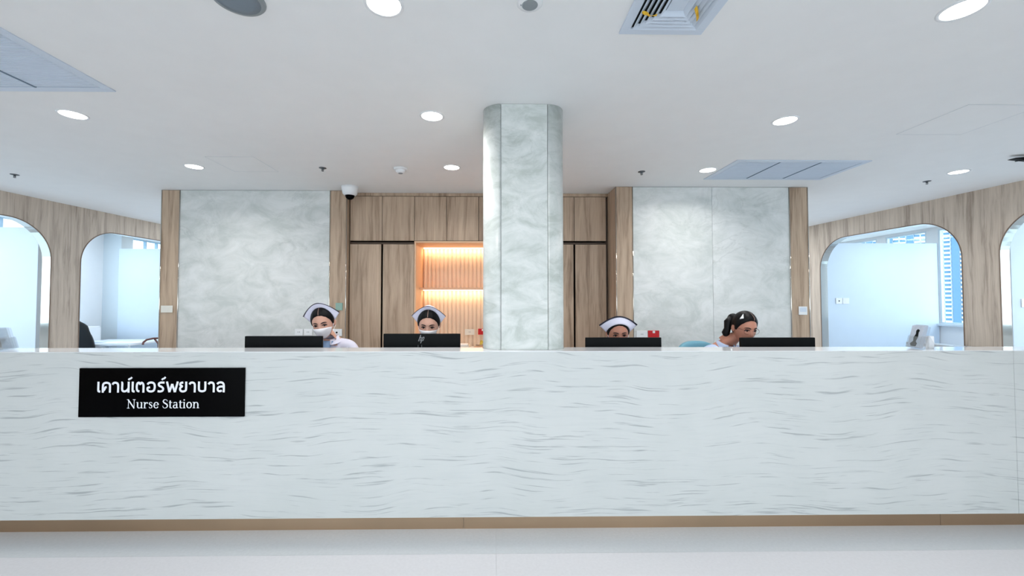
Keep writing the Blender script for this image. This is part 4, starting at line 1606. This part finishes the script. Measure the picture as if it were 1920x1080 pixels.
def seated_skeleton(neck_to, clothes=False):
    """joints of a person seated at a desk, leaning forward; y forward is -, origin on the floor below the head"""
    V, E, Rr = [], [], []

    def add(p, r, par=None):
        V.append(p)
        Rr.append(r)
        if par is not None:
            E.append((par, len(V) - 1))
        return len(V) - 1
    k = 0.014 if clothes else 0.0
    pel = add((0, 0.24, 0.62), (0.135 + k, 0.105 + k))
    wa = add((0, 0.21, 0.80), (0.112 + k, 0.088 + k), pel)
    ch = add((0, 0.16, 0.95), (0.130 + k, 0.095 + k), wa)
    up = add((0, 0.12, 1.045), (0.085 + k, 0.060 + k), ch)
    if clothes:
        add((0, 0.100, 1.095), (0.074, 0.062), up)
    else:
        nb = add((0, 0.085, 1.11), 0.048, up)
        add(neck_to, 0.046, nb)
    for s in (-1, 1):
        sh = add((s * 0.165, 0.12, 1.040), 0.050 + k * 0.8, up)
        el = add((s * 0.235, 0.10, 0.835), 0.038 + k * 0.9, sh)
        if clothes:
            add((s * 0.205, 0.045, 0.812), 0.036 + k, el)
            hip = add((s * 0.09, 0.20, 0.60), 0.088 + k * 0.5, pel)
            kn = add((s * 0.10, -0.20, 0.575), 0.062 + k * 0.5, hip)
            an = add((s * 0.10, -0.17, 0.10), 0.040 + k * 0.5, kn)
        else:
            wr = add((s * 0.130, -0.055, 0.785), 0.024, el)
            pa = add((s * 0.110, -0.115, 0.776), (0.034, 0.014), wr)
            for q, (dx, ln) in enumerate(((-0.030, 0.060), (-0.010, 0.074), (0.010, 0.070), (0.030, 0.054))):
                kn_ = add((s * (0.105 + dx), -0.150, 0.778), 0.0095, pa)
                mid = add((s * (0.105 + dx * 1.1), -0.150 - ln * 0.6, 0.772), 0.0085, kn_)
                add((s * (0.105 + dx * 1.1), -0.150 - ln, 0.752), 0.0075, mid)
            th = add((s * 0.076, -0.098, 0.772), 0.011, pa)
            add((s * 0.056, -0.133, 0.760), 0.009, th)
            hip = add((s * 0.09, 0.20, 0.60), 0.085, pel)
            kn = add((s * 0.10, -0.20, 0.575), 0.060, hip)
            an = add((s * 0.10, -0.17, 0.10), 0.038, kn)
            add((s * 0.10, -0.29, 0.045), (0.040, 0.030), an)
    return V, E, Rr


def person(label, x, y, eye_z, yaw, pitch, roll, skin='skin', scale=1.05, cap=True, mask=True, glasses=False, body_dx=0.0, body_rz=0.0,
           cap_w=1.0, cap_h=1.0, cap_fwd=0.30, tip_z=0.068, stripe=0.006, part_x=0.0, fringe=0.0, pony=False, clip=False, collar_blue=True, collar=True, body_dz=0.0, uniform='uniform', parting=True):
    t = thing('person', label, 'person', (x, y, 0))
    # head transform: eyes at (0,0,eye_z) of the person's own space
    HX = Matrix.Translation((0, 0, eye_z)) @ Matrix.Rotation(radians(yaw), 4, 'Z') @ Matrix.Rotation(radians(roll), 4, 'Y') @ Matrix.Rotation(radians(pitch), 4, 'X') @ Matrix.Scale(scale, 4)
    BX = Matrix.Translation((body_dx, 0.0, 0.0)) @ Matrix.Rotation(radians(body_rz), 4, 'Z')
    lift = lambda q: BX @ Vector((q[0], q[1], q[2] + body_dz * max(0, min(1, (q[2] - 0.66) / 0.3))))
    nt_ = HX @ Vector((0, 0.035, -0.06))
    nt_l = BX.inverted() @ nt_ - Vector((0, 0, body_dz))
    V, E, Rr = seated_skeleton(tuple(nt_l))
    v, f = skin_mesh(V, E, Rr)
    bm_ = MB()
    bm_.add([lift(q) for q in v], f)
    head_mesh(bm_, HX)
    bm_.build('body', M[skin], t, local=True, smooth=True)
    V, E, Rr = seated_skeleton(None, True)
    v, f = skin_mesh(V, E, Rr)
    u_ = MB()
    u_.add([lift(q) for q in v], f)
    un = u_.build('uniform', M[uniform], t, local=True, smooth=True)
    if collar:
        c = MB()

        def col(uu, vv):
            a = 2 * pi * (0.06 + 0.88 * uu) - pi / 2
            r1 = 0.062 + 0.030 * vv
            fall = 0.045 * vv + 0.02 * sin(pi * vv)
            p_ = Vector((r1 * cos(a) * 1.05, 0.088 + r1 * sin(a) * 0.95, 1.128 - fall - 0.035 * max(0, -sin(a)) * (1 - 0.2 * vv)))
            return lift(p_)
        c.grid(col, 24, 4)
        c.build('collar', M[uniform], un, local=True, smooth=True, solid=0.004)
        c = MB()
        c.add([lift(q) for q in ((-0.05, 0.035, 1.085), (0.05, 0.035, 1.085), (0.03, 0.012, 1.02), (0, 0.006, 0.985), (-0.03, 0.012, 1.02))], [(0, 1, 2, 3, 4)])
        c.build('shirt_front', M['shirt_blue'], un, local=True, solid=0.004)
    # ---- hair: a cap of hair whose lower edge follows the hairline
    hb = MB()
    nA, nT = 64, 18

    def hairline(az):
        """elevation where hair ends, az from the front"""
        a = abs(math.atan2(sin(az), cos(az)))
        pts = [(0.0, 44), (0.25, 43), (0.6, 36), (0.95, 22), (1.15, 6), (1.32, -10), (1.45, -13), (1.6, 8), (1.75, 2), (2.0, -26), (2.4, -40), (pi, -44)]
        for (a0, e0), (a1, e1) in zip(pts, pts[1:]):
            if a <= a1:
                k = (a - a0) / (a1 - a0)
                return radians(e0 + (e1 - e0) * k) - fringe * math.exp(-(a / 0.5) ** 2)
        return radians(-44)

    def hair(u, vv):
        az = 2 * pi * u
        e1 = hairline(az)
        el = pi / 2 + (e1 - pi / 2) * vv
        d = sph(az, el)
        p_ = head_r(d, False)
        th = 0.013 * (1 - 0.75 * vv ** 5) + 0.001
        if vv >= 0.999:
            th = -0.002
        th += 0.0012 * sin(az * 17) * vv
        # slight dip at the parting
        return HX @ (p_ + d * th)
    hb.grid(hair, nA, nT, closeu=True)
    hr = hb.build('hair', M['hair'], t, local=True, smooth=True)
    if parting:
        pl = MB()
        pp = []
        for k in range(8):
            el = radians(45 + 5.5 * k)
            d = sph(part_x, el)
            pp.append(HX @ (head_r(d, False) + d * (0.0135 if k > 0 else 0.009)))
        pl.tube(pp, [0.0028, 0.0026, 0.0024, 0.0022, 0.002, 0.0018, 0.0014, 0.001], 6)
        pl.build('parting', M['hair_line'], hr, local=True)
    if pony:
        for k, (q, r) in enumerate(((Vector((-0.030, 0.098, 0.045)), 0.042),)):
            m_ = MB().lathe([(r * sin(pi * i / 10), -r * cos(pi * i / 10)) for i in range(11)], (0, 0, 0), 16)
            m_.build('hair_bun', M['hair'], hr, local=True, smooth=True, xf=HX @ Matrix.Translation(q), weld=True)
        m_ = MB()
        m_.tube([HX @ Vector(q) for q in ((-0.05, 0.09, 0.05), (-0.078, 0.085, 0.02), (-0.080, 0.075, -0.03), (-0.092, 0.070, -0.06), (-0.080, 0.072, -0.10), (-0.10, 0.075, -0.135))], [0.026, 0.030, 0.026, 0.030, 0.022, 0.008], 12)
        m_.build('ponytail', M['hair'], hr, local=True, smooth=True)
    else:
        m_ = MB().lathe([(0.040 * sin(pi * i / 10), -0.040 * cos(pi * i / 10)) for i in range(11)], (0, 0, 0), 16)
        m_.build('hair_bun', M['hair'], hr, local=True, smooth=True, xf=HX @ Matrix.Translation((0, 0.105, -0.025)), weld=True)
    if clip:
        m_ = MB()
        q = [Vector((-0.072, -0.038, 0.080)), Vector((-0.050, -0.052, 0.082)), Vector((-0.046, -0.030, 0.124))]
        q = [head_r(w_.normalized(), False) + w_.normalized() * 0.0165 for w_ in q]
        q2 = [w_ + w_.normalized() * 0.004 for w_ in q]
        m_.add([HX @ w_ for w_ in q + q2], [(0, 1, 2), (5, 4, 3), (0, 3, 4, 1), (1, 4, 5, 2), (2, 5, 3, 0)])
        m_.build('hair_clip', M['white_plastic'], hr, local=True)
    # ---- eyes and brows
    for s in (-1, 1):
        ey = MB()
        c0 = face_pt(s * 0.031, 0.0)
        ey.lathe([(0.0, -1), (0.55, -0.85), (0.9, -0.45), (1.0, 0.0), (0.9, 0.45), (0.55, 0.85), (0.0, 1)], (0, 0, 0), 16)
        ey.v = [HX @ (Vector((q[0] * 0.0135, q[1] * 0.006, q[2] * 0.0062)) + c0 + Vector((0, 0.0012, -0.001))) for q in ey.v]
        e_ = ey.build('eye', M['eyewhite'], t, local=True, smooth=True)
        ir = MB().lathe([(0.0, 0.0), (0.0062, 0.0), (0.0062, 0.001), (0.0, 0.001)], (0, 0, 0), 14, mat=Matrix.Rotation(pi / 2, 3, 'X'))
        ir.build('iris', M['iris'], e_, local=True, xf=HX @ Matrix.Translation(c0 + Vector((0, -0.0050, -0.002))))
        ls = MB()
        ls.tube([HX @ face_pt(s * (0.031 + q * 0.015), 0.0055 - 0.006 * q * q - 0.001 * q, 0.0042) for q in (-1, -0.5, 0, 0.5, 1, 1.25)], [0.0016, 0.0036, 0.0046, 0.0046, 0.0036, 0.0012], 6)
        ls.build('eyelash', M['lash'], e_, local=True)
        bw = MB()
        bw.tube([HX @ face_pt(s * (0.031 + q * 0.019), 0.0215 - 0.005 * q * q + 0.001 * q, 0.001) for q in (-1, -0.5, 0, 0.5, 1)], [0.003, 0.0048, 0.0048, 0.004, 0.0014], 6)
        bw.build('eyebrow', M['brow'], t, local=True)
    if not mask:
        lp = MB()
        lp.tube([HX @ face_pt(q * 0.020, -0.0712 + 0.003 * abs(q), 0.0015) for q in (-1, -0.5, 0, 0.5, 1)], [0.001, 0.0042, 0.005, 0.0042, 0.001], 8)
        lp.build('lips', M['lip'], t, local=True)
    if mask:
        mk = MB()

        def mfun(u, vv):
            a = (u - 0.5) * 2
            az = a * 1.18
            edge = abs(a) ** 2.2
            ztop = -0.016 - 0.014 * edge
            zbot = -0.118 + 0.050 * edge
            z = ztop + (zbot - ztop) * vv
            d = Vector((sin(az) * 0.085, -cos(az) * 0.095, z)).normalized()
            p_ = head_r(d, False)
            for _ in range(4):
                d = (d + Vector((0, 0, (z - p_.z) * 6))).normalized()
                p_ = head_r(d, False)
            b = (1 - edge) * (0.010 + 0.016 * math.exp(-((z + 0.040) / 0.022) ** 2) * math.exp(-(a / 0.35) ** 2))
            b += 0.004 + 0.0008 * sin(vv * 18) * (1 - edge)
            n_ = Vector((d.x, d.y, 0)).normalized()
            return HX @ (p_ + n_ * b)
        mk.grid(mfun, 30, 16)
        mo = mk.build('face_mask', M['mask'], t, local=True, smooth=True, solid=0.002)
        for s in (-1, 1):
            l_ = MB()
            l_.tube([HX @ Vector(q) for q in ((s * 0.073, -0.030, -0.034), (s * 0.079, -0.005, 0.000), (s * 0.081, 0.020, 0.026), (s * 0.084, 0.036, 0.0), (s * 0.080, 0.020, -0.030), (s * 0.069, -0.030, -0.068))], 0.0015, 6)
            l_.build('ear_loop', M['mask'], mo, local=True)
    if glasses:
        gl = MB()
        for s in (-1, 1):
            c0 = face_pt(s * 0.033, -0.004)
            gl.tube([HX @ Vector((c0.x + 0.026 * cos(2 * pi * k / 20), c0.y - 0.012, c0.z + 0.022 * sin(2 * pi * k / 20))) for k in range(20)], 0.0011, 6, closed=True)
            gl.tube([HX @ Vector((s * 0.059, c0.y - 0.010, 0.004)), HX @ Vector((s * 0.078, -0.02, 0.006)), HX @ Vector((s * 0.082, 0.02, 0.004))], 0.0011, 6)
        gl.tube([HX @ Vector((-0.008, -0.104, 0.0)), HX @ Vector((0, -0.107, 0.003)), HX @ Vector((0.008, -0.104, 0.0))], 0.0012, 6)
        gl.build('glasses', M['redwood'], t, local=True)
    if cap:
        # starched cap: an arched band standing round the front of the hair, tips flaring out sideways
        rows = 26

        def inner(k):
            a = (k - 0.5) * 2            # -1 .. 1 from one temple over the crown
            ang = a * radians(84)
            d = Vector((sin(ang), -cap_fwd * cos(ang) + 0.05, cos(ang) * 1.02 * sqrt(1 - cap_fwd ** 2) + 0.02)).normalized()
            return head_r(d, False) + d * 0.012

        def outer(k):
            a = (k - 0.5) * 2
            X = 0.128 * cap_w * a
            Z = tip_z + 0.104 * cap_h * (1 - abs(a) ** 1.75)
            return Vector((X, -0.052 + 0.045 * abs(a) ** 1.5, Z))
        cp = MB()
        cp.grid(lambda u, vv: HX @ (inner(u).lerp(outer(u), vv)), rows, 4)
        co = cp.build('nurse_cap', M['cap'], t, local=True, smooth=True, solid=0.0025)
        # folded crown behind the band
        bk = MB()

        def crown(u, vv):
            a = (u - 0.5) * 2
            o_ = outer(u)
            i_ = inner(u)
            top = i_.lerp(o_, 0.86)
            end = Vector((0.055 * a, 0.075, 0.105 - 0.05 * abs(a) - 0.02 * (cap_fwd > 0.5)))
            return HX @ (top.lerp(end, vv) + Vector((0, 0, (0.020 if cap_fwd < 0.5 else -0.004) * sin(pi * vv))))
        bk.grid(crown, rows, 6)
        bk.build('cap_crown', M['cap'], co, local=True, smooth=True, solid=0.002)
        stp = MB()
        stp.grid(lambda u, vv: HX @ (inner(u).lerp(outer(u), 1.0) + (outer(u) - inner(u)).normalized() * (stripe * (vv - 0.6)) + Vector((0, -0.003, 0))), rows, 1)
        stp.build('stripe', M['navy'], co, local=True, smooth=True, solid=0.003)
    return t


person('masked nurse with tilted white cap, leftmost, leaning right of her monitor', -1.318, 3.25, 1.283, 4, 12, -7, scale=1.03, body_dx=0.015, body_dz=0.055, cap_w=1.03, cap_h=0.92)
person('masked nurse with white cap facing forward in front of the lit niche', -0.513, 3.33, 1.266, 2, 14, 1, cap_w=1.0, cap_h=0.85, stripe=0.004)
person('masked nurse with thick-striped white cap, only eyes above the monitor', 0.998, 3.33, 1.194, -6, 8, -1, skin='skin_tan', cap_w=1.10, cap_h=0.72, cap_fwd=0.72, tip_z=0.064, stripe=0.011, parting=False, body_dz=0.0)
person('woman in glasses without cap, hair tied back with white clip, rightmost', 2.000, 3.30, 1.238, 4, 12, 2, skin='skin_tan', cap=False, mask=False, glasses=True, pony=True, clip=True, body_dx=-0.08, body_rz=15, part_x=0.2, body_dz=0.0, uniform='uniform_blue', collar_blue=False)

# ------------------------------------------------------------ outdoors
struct(box('ground', M['ground'], -120, 120, -120, 120, -8.3, -8.0))


def tower(x, y, rz, label):
    t = thing('exterior_tower', label, 'building', (x, y, -8.0), rz)
    H, w = 36.0, 30.0
    MB().box(-w / 2, w / 2, 0.0, 9.0, 0.0, H).build('wall', M['tower_white'], t, local=True)
    g, s, f = MB(), MB(), MB()
    xx = -w / 2 + 0.2
    k = 0
    while xx < w / 2 - 0.9:
        bw = 0.5
        if k % 3 == 2:
            f.box(xx, xx + 0.62, -0.35, -0.02, 0.0, H)
            xx += 0.72
        else:
            g.box(xx, xx + bw, -0.06, -0.01, 0.8, H - 0.5)
            z = 1.2
            while z < H - 1:
                s.box(xx - 0.03, xx + bw + 0.03, -0.22, -0.062, z, z + 0.23)
                z += 0.54
            xx += bw + 0.14
        k += 1
    g.build('window_band', M['tower_glass'], t, local=True)
    o = s.build('louvres', M['tower_white'], t, local=True)
    o['kind'] = 'stuff'
    f.build('blue_fin', M['tower_blue'], t, local=True)
    return t


tower(57.3, 51.8, radians(-42), 'pale tower with blue fins and louvred windows outside the right window')
